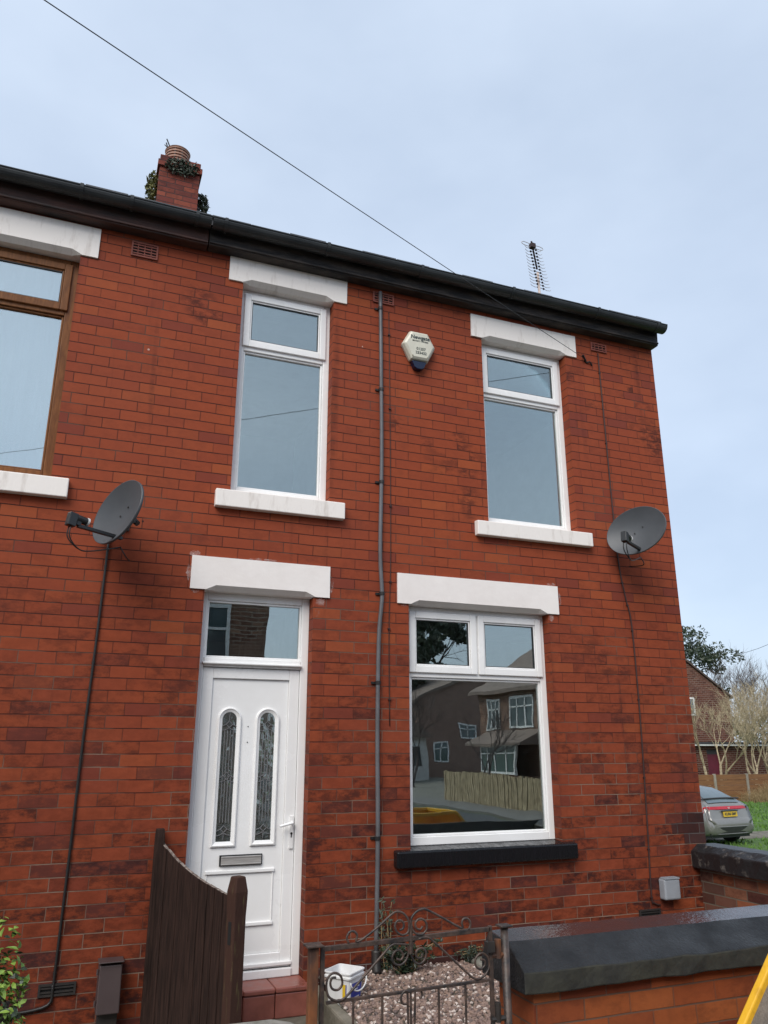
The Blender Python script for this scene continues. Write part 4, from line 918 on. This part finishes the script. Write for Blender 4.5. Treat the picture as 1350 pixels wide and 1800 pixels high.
def weed(label, base, sprigs, h, spread, rr, ls=.018, m=None, lean=(0, 0, 0)):
    t = thing("weed_plant", label, "plant", base, None); st = MB(); lf = MB(); base = Vector(base)
    for k in range(sprigs):
        e = base+Vector((rr.uniform(-spread, spread), rr.uniform(-spread*.6, .02), h*rr.uniform(.4, 1)))+Vector(lean); mid = base.lerp(e, .5)+Vector((rr.uniform(-.03, .03), 0, .03))
        pts = spline([base, mid, e], 5); st.tube(pts, .0025, 4)
        for p in pts[2:]: leaf_quads(lf, p, 3, .02, .02, .02, ls, rr)
    st.build("stem", M_REED, t); lf.build("leaf", m or M_LEAFG, t)
rr = random.Random(4)
weed("straggly weed climbing the foot of the conduit pipe", (2.12, -.05, .30), 5, .62, .07, rr, .018, M_LEAFG)
weed("low green weed clump on the gravel against the black plinth", (2.24, -.12, .31), 26, .22, .20, rr, .022, M_LEAFD)
weed("trailing brown and green weed at the end of the gravel bed by the wall", (2.72, -.05, .34), 12, .10, .12, rr, .014, M_LEAFG)
def cushion(label, c, n, rx, ry, rz, s, m, rr):
    t = thing("chimney_weed", label, "plant", c); mb = MB(); leaf_quads(mb, c, n, rx, ry, rz, s, rr); mb.build("leaf", m, t)
    st = MB()
    for _ in range(24): st.tube([c, (c[0]+rr.uniform(-rx, rx), c[1]+rr.uniform(-ry, ry), c[2]+rr.uniform(-rz, rz))], .004, 4)
    st.build("stem", M_BARK2, t)
cushion("dark green weeds growing out of the front of the chimney top", (.62, 3.68, 9.27), 420, .23, .05, .13, .030, M_LEAFG, rr)
cushion("yellow green weed hanging on the left side of the chimney", (.275, 3.9, 8.98), 320, .09, .10, .28, .036, M_LEAFY, rr)
cushion("dark leafy weed hanging on the right side of the chimney", (.945, 3.9, 8.92), 240, .10, .10, .19, .035, M_LEAFD, rr)

def bush():
    c = Vector(atY(-52, 1850, -2.1)); rr = random.Random(21)
    t = thing("garden_bush", "bright green leafy bush at the left edge of the neighbouring garden", "bush", (c.x, c.y, 0))
    mb = MB()
    for k in range(2600):
        th, ph = rr.uniform(0, 6.3), math.acos(rr.uniform(-.95, 1)); r = rr.uniform(.6, 1.0)*(1+.12*math.sin(3*th+2*ph))
        p = Vector((c.x+.155*r*math.sin(ph)*math.cos(th), c.y+.19*r*math.sin(ph)*math.sin(th), c.z+.39*r*math.cos(ph)))
        a = ((p-c).normalized()+Vector((rr.gauss(0, .5), rr.gauss(0, .5), rr.gauss(0, .5)+.3))).normalized()
        b = a.orthogonal().normalized(); b.rotate(Matrix.Rotation(rr.uniform(0, 6.3), 3, a)); d = a.cross(b); s = rr.uniform(.010, .022)
        mb.add([p-b*s, p-b*s*.2-d*s*.5+a*s*.12, p+b*s*.5-d*s*.35, p+b*s-a*s*.3, p+b*s*.5+d*s*.35, p-b*s*.2+d*s*.5+a*s*.12], [(0, 1, 2, 3, 4, 5)], 0 if rr.random() < .75 else 1)
    mb.build("leaf", [M_LEAF, M_LEAFD], t)
    st = MB()
    for k in range(30): st.tube([(c.x, c.y, 0), (c.x+rr.uniform(-.07, .07), c.y+rr.uniform(-.1, .1), c.z-.3), (c.x+rr.uniform(-.11, .11), c.y+rr.uniform(-.14, .14), c.z+rr.uniform(-.2, .2))], .005, 5)
    st.build("stem", M_BARK2, t)
bush()

# ------------------------------------------------------------------ yellow open container standing on the pavement
def skip():
    Y = -2.78; a = Vector(atY(1360, 1684, Y)); b = Vector(atY(1304, 1812, Y)); sl = (a.x-b.x)/(a.z-b.z)
    zt = a.z+.075; xt = a.x+.075*sl; z0 = .12; xb = xt-(zt-z0)*sl; Yn = -3.55; Lx = 1.45
    t = thing("yellow_container", "yellow painted steel container with sloping ends, partly cut off beyond the front wall", "container", (xt+.7, -3.2, 0))
    def q(x_s, z): return xb+(z-z0)*sl if x_s == 0 else xt+Lx+(zt-z)*sl
    mb = MB(); w = .036
    for y in (Y, Yn):
        for s in (0, 1): mb.bar((q(s, z0), y, z0), (q(s, zt), y, zt), w, w, 0, (0, 1, 0))
        mb.bar((q(0, zt), y, zt), (q(1, zt), y, zt), w, w); mb.bar((q(0, z0), y, z0), (q(1, z0), y, z0), w, w)
    for s in (0, 1):
        mb.bar((q(s, zt), Y, zt), (q(s, zt), Yn, zt), w, w); mb.bar((q(s, z0), Y, z0), (q(s, z0), Yn, z0), w, w)
    mb.build("frame", M_SKIP, t, bevel=.006)
    mb = MB(); e = .008
    mb.loft([[(q(0, z0)+e, Y, z0), (q(0, z0)+e, Yn, z0), (q(0, z0)+e+.01, Yn, z0), (q(0, z0)+e+.01, Y, z0)], [(q(0, zt)+e, Y, zt), (q(0, zt)+e, Yn, zt), (q(0, zt)+e+.01, Yn, zt), (q(0, zt)+e+.01, Y, zt)]]); mb.build("end_panel", M_SKIPIN, t)
    mb = MB(); mb.loft([[(q(1, z0)-e, Y, z0), (q(1, z0)-e, Yn, z0), (q(1, z0)-e-.01, Yn, z0), (q(1, z0)-e-.01, Y, z0)], [(q(1, zt)-e, Y, zt), (q(1, zt)-e, Yn, zt), (q(1, zt)-e-.01, Yn, zt), (q(1, zt)-e-.01, Y, zt)]]); mb.build("end_panel", M_SKIP, t)
    mb = MB(); mb.prism([(q(0, z0), z0), (q(1, z0), z0), (q(1, zt), zt), (q(0, zt), zt)], Yn-.004, Yn+.006, 'y'); mb.build("back_panel", M_SKIP, t)
    mb = MB(); mb.prism([(q(0, z0), z0), (q(1, z0), z0), (q(1, .72), .72), (q(0, .72), .72)], Y-.006, Y+.004, 'y'); mb.build("side_panel", M_SKIP, t)
    mb = MB(); mb.box(q(0, z0), q(1, z0), Yn, Y, z0-.02, z0); mb.build("floor_panel", M_SKIP, t)
    for y in (Y+.05, Yn-.05):
        for s in (.15, Lx):
            mb = MB(); mb.tube([(xt+s-.02, y-.02, .085), (xt+s-.02, y+.02, .085)], .035, 14); mb.build("castor", M_TYRE, t)
skip()

# ------------------------------------------------------------------ trees and shrubs
def branches(mb, p, d, length, r, depth, rr, spread=.55, seg=4, upb=.15, tips=None, kids=(2, 4), rmin=.004):
    pts = [p]; rs = [r]; q = p.copy(); dd = d.copy()
    for k in range(3):
        dd = (dd+Vector((rr.gauss(0, .13), rr.gauss(0, .13), rr.gauss(0, .10)+upb*.3))).normalized(); q = q+dd*length/3; pts.append(q.copy()); rs.append(r*(1-.22*(k+1)))
    mb.tube(pts, rs, seg, 0, False)
    if depth == 0:
        if tips is not None: tips.append(q.copy())
        return
    for k in range(rr.randint(*kids)):
        f = rr.uniform(.45, 1.0); i = min(2, int(f*3)); s = pts[i].lerp(pts[i+1], f*3-i)
        nd = (dd+Vector((rr.gauss(0, spread), rr.gauss(0, spread), rr.gauss(0, spread)+upb))).normalized()
        branches(mb, s, nd, length*rr.uniform(.55, .8), max(rs[i]*.62, rmin), depth-1, rr, spread, max(3, seg-1), upb, tips, kids, rmin)
def bare_shrub(label, base, h, stems, rr, m=M_BARK, depth=4, r=.045, spread=.42, group=None, name="bare_shrub"):
    t = thing(name, label, "shrub", base, group); base = Vector(base); tips = []
    tm = MB(); cm = MB()
    for k in range(stems):
        d = Vector((rr.gauss(0, .32), rr.gauss(0, .25), 1)).normalized(); p = base+Vector((rr.uniform(-.25, .25), rr.uniform(-.2, .2), 0)); q = p+d*h*.32
        tm.tube([p, p.lerp(q, .5)+Vector((rr.gauss(0, .05), 0, 0)), q], [r, r*.85, r*.75], 6)
        for j in range(2 if stems > 1 else 4): branches(cm, q, (d+Vector((rr.gauss(0, .4), rr.gauss(0, .3), .25))).normalized(), h*.34, r*.55, depth, rr, spread, 5, .22, tips, (3, 4), .0085)
    tm.build("trunk", m, t); cm.build("branches", m, t); return t, tips
def leafy_tree(name, label, base, h, crown_r, rr, ml, clumps=22, per=80, ls=.16, lean=(0, 0), group=None, bark=M_BARK2, gap=1.0):
    t = thing(name, label, "tree", base, group); base = Vector(base); tips = []
    tm = MB(); q = base+Vector((lean[0], lean[1], h*.45)); tm.tube([base, base.lerp(q, .5), q], [h*.022, h*.018, h*.014], 8); tm.build("trunk", bark, t)
    cm = MB()
    for k in range(6): branches(cm, q, Vector((rr.gauss(0, .6), rr.gauss(0, .6), 1)).normalized(), h*.26, h*.008, 2, rr, .5, 5, .1, tips, (2, 3))
    cm.build("branches", bark, t)
    lf = MB(); cc = base+Vector((lean[0], lean[1], h*.72))
    for k in range(clumps):
        u = Vector((rr.gauss(0, 1), rr.gauss(0, 1), rr.gauss(0, 1))).normalized()*rr.uniform(.35, 1)
        c = cc+Vector((u.x*crown_r, u.y*crown_r, u.z*h*.30)); s = crown_r*rr.uniform(.16, .34)
        leaf_quads(lf, c, per, s, s, s*.7, ls, rr, len(ml) if isinstance(ml, list) else 1)
    lf.build("crown", ml, t); return t

# ------------------------------------------------------------------ the view past the right corner
def far_side():
    rr = random.Random(31)
    YF = 25.0; G = -.70
    # boarded fence with concrete posts
    t = thing("board_fence", "orange brown horizontal board fence at the back of the lawn", "fence", (31, YF, G))
    zt = atY(1300, 1361, YF).z; posts_x = [atY(x, 1380, YF).x for x in (1257, 1314)]; st = posts_x[1]-posts_x[0]
    xs = [posts_x[0]+st*k for k in range(-2, 6)]
    for k, x in enumerate(xs):
        mb = MB(); mb.box(x-.06, x+.06, YF-.07, YF+.05, G-.05, zt+.03); mb.build("fence_post", M_CPOST, t, bevel=.01)
        if k < len(xs)-1:
            mb = MB(); nb_ = 5; hh = (zt-G)/nb_
            for i in range(nb_): z0 = G+hh*i; mb.box(x+.062, xs[k+1]-.062, YF-.02+.012*(i % 2), YF+.01+.012*(i % 2), z0+.01, z0+hh-.004)
            mb.build("fence_panel", M_PANEL, t)
    # dry reeds along its foot
    mb = MB()
    for k in range(1100):
        x = rr.uniform(atY(1292, 1390, YF).x, 36); y = YF-rr.uniform(.15, 1.1); h = rr.uniform(.35, 1.25)*(.45+.55*min(1, max(0, (x-30.2)/2.2))); p = Vector((x, y, G-.02))
        mb.tube([p, p+Vector((rr.gauss(0, .06), rr.gauss(0, .05), h*.6)), p+Vector((rr.gauss(0, .2), rr.gauss(0, .1), h))], [.012, .009, .004], 3, 0, False)
    o = mb.build("dry_grass", M_REED); o['kind'] = 'stuff'; o['label'] = "dry straw coloured stems along the foot of the fence"; o['category'] = "dry grass"
    # lawn blades
    mb = MB()
    for k in range(16000):
        x = rr.uniform(13, 36); y = rr.uniform(8.2, YF-.3); h = rr.uniform(.04, .11); w = rr.uniform(.02, .05); a = rr.uniform(0, 3.14); dx, dy = math.cos(a)*w, math.sin(a)*w
        if 12.6 < y < 14.2: continue
        mb.add([(x-dx, y-dy, G-.01), (x+dx, y+dy, G-.01), (x+rr.gauss(0, .03), y+rr.gauss(0, .03), G+h)], [(0, 1, 2)])
    o = mb.build("grass", mat("grass_blades", (.11, .22, .03), .8, (.06, .13, .02), 1.2)); o['kind'] = 'stuff'; o['label'] = "green lawn grass behind the car"; o['category'] = "grass"
    # gabled house beyond
    YH = 32.0; X = lambda px, py: atY(px, py, YH)
    g = thing("gable_house", "brown brick house with a plain gable behind the board fence", "house", (X(1230, 1300).x, YH, G))
    er = X(1286, 1223); pk = X(1205, 1158); sl = (pk.z-er.z)/(er.x-pk.x); apx = pk.x-2.6; xr = X(1281, 1223).x; ez = er.z-.05
    top = ez+(xr-apx)*sl; xl = 2*apx-xr
    mb = MB(); poly = [(xl, G-.2), (xr, G-.2), (xr, ez), (apx, top), (xl, ez)]; mb.prism(poly, YH, YH+9, 'y'); mb.build("wall", M_BRICK_FAR, g)
    mb = MB(); ov = er.x-xr
    for s in (-1, 1):
        e = apx+s*(xr-apx+ov); mb.prism([(apx, top+.02), (e, ez-ov*sl+.02), (e, ez-ov*sl+.14), (apx, top+.14)], YH-.12, YH+9.1, 'y')
    mb.build("roof", M_ROOFT, g)
    w0, w1 = X(1214, 1226), X(1223, 1258); mb = MB(); rect_frame(mb, w1.x-1.1, w1.x, w1.z, w0.z, .08, YH-.03, YH+.02); wv = mb.build("window", M_WHITE, g)
    pane(wv, w1.x-1.02, w1.x-.08, w1.z+.07, w0.z-.07, YH-.01, M_CARGLASS)
    # flat roofed outbuilding
    YO = 28.5; X = lambda px, py: atY(px, py, YO); tz = X(1260, 1311).z
    g = thing("outbuilding", "low brick outbuilding with flat dark roof and maroon door", "outbuilding", (X(1290, 1340).x, YO, G))
    xr = X(1352, 1330).x+2.5; xl = X(1200, 1330).x; d0, d1 = X(1243, 1330).x, X(1266, 1330).x; dz = X(1250, 1326).z
    mb = MB(); wall_sheet(mb, xl, xr, G-.1, tz, [(d0, d1, G-.05, dz+.25)], y=YO, depth=.15); mb.add([(xr, YO, G-.1), (xr, YO+3, G-.1), (xr, YO+3, tz), (xr, YO, tz)], [(0, 1, 2, 3)]); mb.build("wall", M_BRICK_FAR, g)
    mb = MB(); mb.box(xl-.2, xr+.2, YO-.25, YO+2.9, tz+.02, tz+.20); mb.build("roof", M_FELT, g); mb = MB(); mb.box(xl-.2, xr+.2, YO-.27, YO-.255, tz+.0, tz+.07); mb.build("fascia", M_RENDER, g)
    mb = MB(); mb.box(d0, d1, YO+.10, YO+.14, G-.05, dz); mb.box(d0, d1, YO+.10, YO+.14, dz, dz+.25, 1); mb.build("door", [M_MAROON, M_FELT], g)
    # pale bare shrubs in front of it
    for lb, px, h, stn, sd_ in (("pale bare shrub with two forked trunks in front of the maroon door", 1262, 5.0, 3, 41), ("pale bare shrub with slanting trunk right of the maroon door", 1328, 4.8, 3, 57)):
        b = atY(px, 1372, 26.2); bare_shrub(lb, (b.x, 26.2, G), h, stn, random.Random(sd_), M_BARK, 4, .080, .45)
    b = atY(1362, 1372, 27.2); bare_shrub("tangled bare shrub at the right edge of the photo", (b.x, 27.2, G), 5.6, 5, random.Random(63), M_BARK, 4, .06, .48)
    # taller trees behind
    b = atY(1236, 1300, 44); leafy_tree("evergreen_tree", "grey green evergreen tree rising behind the gable roof", (b.x-.6, 44, G), 12.0, 3.4, random.Random(71), [M_LEAFG, M_LEAFD], 34, 110, .17)
    for lb, px, y, h, sd_ in (("purple grey bare tree just right of the gable roof", 1300, 42, 9.0, 81), ("wispy bare tree near the right photo edge", 1338, 44, 8.6, 82), ("bare tree half hidden behind the tangled shrub", 1366, 40, 7.8, 83)):
        b = atY(px, 1300, y); bare_shrub(lb, (b.x, y, G), h, 2, random.Random(sd_), M_BARK2, 4, .09, .40, "bare trees behind the outbuilding", "bare_tree")
    b = atY(1345, 1300, 35); leafy_tree("hedge_bush", "yellowish leafy bush behind the outbuilding roof", (b.x, 35, G), 4.6, 2.3, random.Random(91), [M_LEAFY, M_LEAFG], 20, 70, .15)
    A_ = atY(1262, 1162, 48); B_ = atY(1420, 1105, 34); mb = MB(); mb.tube([A_, A_.lerp(B_, .5)-Vector((0, 0, .15)), B_, B_+(B_-A_)*2], .016, 5); w = mb.build("overhead_wire", M_CABLE); tag(w, "distant faint wire crossing the sky above the bare trees", "wire")
far_side()

# ------------------------------------------------------------------ parked car
def car():
    root = thing("parked_car", "silver grey hatchback parked past the right corner of the house, seen from behind", "car", (0, 0, 0))
    base = Vector(atZ(1294, 1487, -.70)); h0 = ray(1291, 1450); h0.z = 0; h0.normalize(); hd = Matrix.Rotation(R(50), 3, 'Z') @ h0; lf = Vector((-hd.y, hd.x, 0))
    MW = Matrix(((hd.x, lf.x, 0, base.x), (hd.y, lf.y, 0, base.y), (0, 0, 1, base.z), (0, 0, 0, 1)))
    root.location = base; WORLD[root.name] = Matrix.Translation(base)
    def fin(mb, name, m, parent=root, **k):
        mb.v = [tuple(MW @ Vector(v)) for v in mb.v]; return mb.build(name, m, parent, **k)
    # stations: x from rear, half width, bottom z, shoulder z, top z, top half width
    ST = [(.00, .74, .36, .50, .56, .70), (.03, .80, .30, .58, .64, .78), (.06, .84, .27, .60, .665, .82), (.085, .845, .26, .66, .70, .82), (.12, .85, .25, .84, .90, .80), (.16, .855, .24, .92, .985, .78), (.24, .86, .23, .94, 1.035, .74), (.45, .87, .21, .95, 1.165, .67), (.75, .88, .2, .95, 1.30, .62), (1.05, .885, .19, .95, 1.405, .585), (1.5, .885, .19, .94, 1.46, .57), (2.1, .885, .19, .92, 1.455, .57), (2.7, .885, .19, .90, 1.36, .58), (3.2, .88, .19, .88, 1.10, .66), (3.5, .87, .19, .84, .96, .72), (3.95, .83, .2, .74, .82, .68), (4.2, .72, .24, .58, .64, .58), (4.26, .6, .3, .48, .52, .5)]
    rings = []
    for x, w, zb, zs, zt, wt in ST:
        h = [(w*.80, zb), (w*.97, zb+.07), (w, (zb+zs)*.5), (w*.985, zs-.04), (w*.95, zs), (wt*.5+w*.42, zs+(zt-zs)*.42), (wt, zt-(zt-zs)*.14), (wt*.80, zt-.012), (wt*.4, zt)]
        rings.append([(x, y, z) for y, z in h]+[(x, 0, zt+.004)]+[(x, -y, z) for y, z in reversed(h)])
    mb = MB(); mb.loft(rings); fin(mb, "body", M_CARPAINT, smooth=True)
    def zt(x):
        for a, b in zip(ST, ST[1:]):
            if a[0] <= x <= b[0]: t = (x-a[0])/(b[0]-a[0]); return a[4]+(b[4]-a[4])*t, a[5]+(b[5]-a[5])*t
    mb = MB(); rws = []
    for x in (.25, .33, .45, .6, .75, .9, 1.0):
        z, w = zt(x); w *= .80; rws.append([(x-.012, -w, z+.002), (x-.014, -w*.5, z+.014), (x-.014, 0, z+.018), (x-.014, w*.5, z+.014), (x-.012, w, z+.002)])
    mb.loft(rws, closed=False); fin(mb, "rear_window", M_CARGLASS, smooth=True)
    mb = MB(); z, w = zt(.42); pts = [(.36, y*.72, z-.01+.018*(1-y*y)) for y in [-1+.2*k for k in range(11)]]; mb.tube(pts, .022, 6); fin(mb, "spoiler", M_CARTRIM)
    for s in (-1, 1):   # side glass
        mb = MB(); rws = []
        for x, za, zb in ((.8, 1.02, 1.16), (1.1, 1.0, 1.28), (1.7, .98, 1.34), (2.4, .97, 1.31), (2.9, .96, 1.12)):
            f = lambda z, t: 0
            a = [q for q in ST if q[0] <= x][-1]; w_, zs, zt_, wt = a[1], a[3], a[4], a[5]
            def yy(z):
                k = (z-zs)/(zt_-zs); return (w_*.95*(1-k)+wt*k)+.012+.035*math.sin(min(1, max(0, k))*math.pi)
            rws.append([(x, s*yy(za), za), (x, s*yy(zb), zb)])
        mb.loft(rws, closed=False); fin(mb, "side_window", M_CARGLASS, smooth=True)
    mb = MB(); mb.loft([[(.125-.03*abs(y)**0+.04*abs(y)**3, y*.80, .895), (.135+.04*abs(y)**3, y*.80, .965)] for y in [-1+.2*k for k in range(11)]], closed=False); 
    mb.loft([[(.108+.06*abs(y)**4, y*.79, .885), (.138+.06*abs(y)**4, y*.77, .962)] for y in [-1+.125*k for k in range(17)]], closed=False); fin(mb, "tail_light", M_TAIL, smooth=True)
    for s in (-1, 1):
        mb = MB(); mb.loft([[(.125, s*.70, .83), (.125, s*.70, .97), (.20, s*.845, .95), (.20, s*.85, .80)], [(.11, s*.71, .84), (.12, s*.71, .96), (.195, s*.855, .94), (.195, s*.86, .81)]]); fin(mb, "light_cluster", M_CARTRIM if s < 0 else M_TAIL)
    mb = MB(); mb.obox((.062, 0, .775), (.004, 0, .008), (0, .265, 0), (.006, 0, .058)); fin(mb, "number_plate", M_PLATE, bevel=.003)
    mwt = MW @ (Matrix.Translation((.052, 0, .775)) @ Matrix(((0, 0, -1, 0), (-1, 0, 0, 0), (0, 1, 0, 0), (0, 0, 0, 1))))
    text_mesh("KU06 SMF", .098, "plate_lettering", M_INK, root, mwt, .002)
    mb = MB(); mb.obox((.075, 0, .855), (.02, 0, 0), (0, .30, 0), (0, 0, .012)); fin(mb, "boot_handle", M_CARTRIM, bevel=.004)
    mb = MB()
    for dy in (-.022, .022): mb.bar((.098, dy*1.1, .948), (.092, dy*.8, .905), .007, .007)
    mb.bar((.095, -.02, .927), (.095, .02, .927), .006, .006); fin(mb, "badge", M_LNBW)
    mb = MB(); mb.loft([[(.012+.07*abs(y)**3, y*.78, .27), (-.018+.07*abs(y)**3, y*.83, .46), (.02+.07*abs(y)**3, y*.83, .50), (.05+.07*abs(y)**3, y*.78, .26)] for y in [-1+.125*k for k in range(17)]]); fin(mb, "bumper_moulding", M_CARTRIM, smooth=False, bevel=.006)
    mb = MB(); mb.tube([(-.016+.07*abs(y)**3, y*.83, .475) for y in [-1+.125*k for k in range(17)]], .012, 6); mb.tube([(.006+.07*abs(y)**3, y*.76, .30) for y in [-1+.125*k for k in range(17)]], .010, 6); fin(mb, "bumper_strip", M_CARPAINT)
    for s in (-1, 1):
        for x in (.80, 3.42):
            mb = MB(); c = Vector((x, s*.78, .31)); prof = [(.20, -.10), (.30, -.10), (.31, -.08), (.31, .08), (.30, .10), (.20, .10)]
            mb.loft([[(c.x+r*math.cos(a), c.y+o_, c.z+r*math.sin(a)) for a in [2*math.pi*k/28 for k in range(28)]] for r, o_ in prof], True, False); wh = fin(mb, "wheel", M_TYRE, smooth=False, bevel=.006)
            mb = MB(); mb.loft([[(c.x+r*math.cos(a), c.y+s*o_, c.z+r*math.sin(a)) for a in [2*math.pi*k/28 for k in range(28)]] for r, o_ in ((.205, .02), (.205, .095), (.18, .10), (.17, .06), (.05, .08), (.02, .085))]); fin(mb, "rim", M_RIM, wh)
    mb = MB(); mb.box(.12, 4.1, -.72, .72, .2, .3); fin(mb, "underbody", M_CARTRIM)
car()

# ------------------------------------------------------------------ the street behind the camera, seen in the window glass
def simple_window(parent, axis, c, u0, u1, z0, z1, m=M_WHITE, bars=1, out=1):
    mb = MB(); w = .075; a, b = (c-.04, c+.03) if out < 0 else (c-.03, c+.04)
    def bx(p, q, r, s): mb.box(p, q, a, b, r, s) if axis == 'y' else mb.box(a, b, p, q, r, s)
    bx(u0, u0+w, z0, z1); bx(u1-w, u1, z0, z1); bx(u0+w, u1-w, z0, z0+w); bx(u0+w, u1-w, z1-w, z1)
    for k in range(1, bars+1): u = u0+(u1-u0)*k/(bars+1); bx(u-w/2, u+w/2, z0+w, z1-w)
    if z1-z0 > .9: bx(u0+w, u1-w, z1-(z1-z0)*.32, z1-(z1-z0)*.32+.05)
    f = mb.build("window", m, parent); mb = MB(); c2 = c+.01*out
    mb.box(u0+w, u1-w, c2-.004, c2+.004, z0+w, z1-w) if axis == 'y' else mb.box(c2-.004, c2+.004, u0+w, u1-w, z0+w, z1-w)
    mb.build("pane", M_CARGLASS, f)
def street_behind():
    rr = random.Random(101)
    # terrace directly opposite
    t = thing("terrace_house", "red brick terrace opposite, mirrored in the glass over the door", "house", (-3, -12, 0))
    XR = 3.40; Yf = -9.9; ez = 5.1
    XR = 3.55
    mb = MB(); mb.box(-12, XR, -17, Yf, 0, ez); mb.prism([(-17, ez), (Yf, ez), (-13.5, ez+1.9)], -12, XR, 'x'); mb.build("wall", M_BRICK_STREET, t)
    mb = MB(); mb.prism([(-17.2, ez), (-13.5, ez+2.05), (Yf+.2, ez), (Yf+.2, ez-.1), (-13.5, ez+1.93), (-17.2, ez-.1)], -12.1, XR+.1, 'x'); mb.build("roof", M_ROOFS, t)
    for u in (1.45, -1.8, -5): simple_window(t, 'y', Yf, u, u+1.35, 3.0, 4.5, out=1); simple_window(t, 'y', Yf, u, u+1.35, .9, 2.2, out=1)
    # semi detached house beside the side road
    X = 17.0
    t = thing("semi_house", "brown brick house with white bay window, mirrored in the ground floor window", "house", (X+3, -20, 0))
    y0, y1 = -26.0, -15.0; ez = 4.0
    mb = MB(); mb.box(X, X+7, y0, y1, 0, ez); mb.prism([(X, ez), (X+7, ez), (X+3.5, ez+2.1)], y0, y1, 'y'); mb.build("wall", M_BRICK_STREET, t)
    mb = MB(); mb.prism([(X-.3, ez-.1), (X+3.5, ez+2.25), (X+7.3, ez-.1), (X+7.3, ez+.05), (X+3.5, ez+2.42), (X-.3, ez+.05)], y0-.3, y1+.3, 'y'); mb.build("roof", M_ROOFS, t)
    for a, b in ((-25.3, -24.0), (-23.2, -21.5), (-18, -16.6)): simple_window(t, 'x', X, a, b, 2.5, 3.75, out=-1, bars=2)
    mb = MB(); mb.box(X-.8, X-.02, -24.6, -21.4, 0, .75); mb.prism([(X-1.1, 1.95), (X-.02, 2.45), (X-.02, 1.9), (X-1.1, 1.85)], -25.4, -20.8, 'y', 1); mb.build("bay", [M_BRICK_STREET, M_ROOFS], t)
    simple_window(t, 'x', X-.8, -24.5, -21.5, .76, 1.9, out=-1, bars=3)
    simple_window(t, 'x', X, -20.2, -18.4, .8, 2.0, out=-1, bars=2); mb = MB(); mb.box(X-.06, X+.02, -25.6, -24.8, .05, 1.95); mb.build("door", M_RENDER, t)
    # dark gable further down
    t = thing("gable_house", "dark brick gabled house further down the side road, mirrored in the window", "house", (18, -38, 0))
    mb = MB(); mb.box(18.3, 26.5, -47, -36, 0, 4.3); mb.prism([(18.3, 4.3), (26.5, 4.3), (22.4, 6.0)], -47, -36, 'y'); mb.build("wall", mat("brick_far_dark", (.30, .19, .15), .8, (.21, .135, .11), 3), t)
    mb = MB(); mb.prism([(18.0, 4.15), (22.4, 6.05), (26.8, 4.15), (26.8, 4.3), (22.4, 6.25), (18.0, 4.3)], -47.2, -35.8, 'y'); mb.build("roof", M_ROOFS, t)
    simple_window(t, 'y', -36, 21.0, 22.1, 2.3, 3.2); simple_window(t, 'y', -36, 19.4, 20.3, 1.0, 2.1)
    t = thing("bungalow", "white rendered bungalow far down the side road, mirrored at the window edge", "house", (13, -33, 0))
    mb = MB(); mb.box(12.5, 17.6, -38, -33, 0, 2.3); mb.build("wall", M_RENDER, t); mb = MB(); mb.prism([(12.2, 2.3), (17.9, 2.3), (15.05, 4.3)], -38.3, -32.7, 'y'); mb.build("roof", M_ROOFS, t)
    simple_window(t, 'y', -33, 16.4, 17.2, .8, 1.8, M_FELT); simple_window(t, 'y', -33, 13.4, 14.6, .8, 1.8, M_FELT)
    mb = MB(); mb.box(12.2, 40, -60, -9.62, -.2, .03); mb.build("front_yard_paving", M_CONCL)['kind'] = 'structure'
    # picket fence
    t = thing("picket_fence", "tan picket fence along the side road, mirrored in the ground floor window", "fence", (12.1, -16, 0))
    mb = MB(); y = -19.5
    while y < -6.5:
        h = .98+rr.uniform(-.03, .03); mb.box(12.10+rr.uniform(-.01, .01), 12.13, y, y+.085, .05, h); y += .105
    mb.build("pickets", M_PICKET, t); mb = MB(); mb.box(12.135, 12.19, -19.5, -6.5, .25, .33); mb.box(12.135, 12.19, -19.5, -6.5, .75, .83); mb.build("rails", M_PICKET, t)
    for px_, py_, h_, sd_ in ((14.2, -20.5, 3.2, 201), (14.6, -27.5, 4.2, 202)): bare_shrub('bare shrub in the front yard across the side road, mirrored in the window' if sd_ == 201 else 'taller bare shrub beside the far gable, mirrored in the window', (px_, py_, 0), h_, 3, random.Random(sd_), M_BARK2, 3, .05, .45)
    # trees
    leafy_tree("evergreen_tree", "big dark tree behind the far houses, mirrored in the top left pane", (25.0, -49, 0), 14.5, 3.8, rr, [M_LEAFD, M_LEAFG], 46, 110, .30)
    leafy_tree("evergreen_tree", "second dark tree beside the bungalow, mirrored in the window", (19.2, -43, 0), 9.5, 3.2, rr, [M_LEAFD, M_LEAFG], 34, 90, .28)
street_behind()
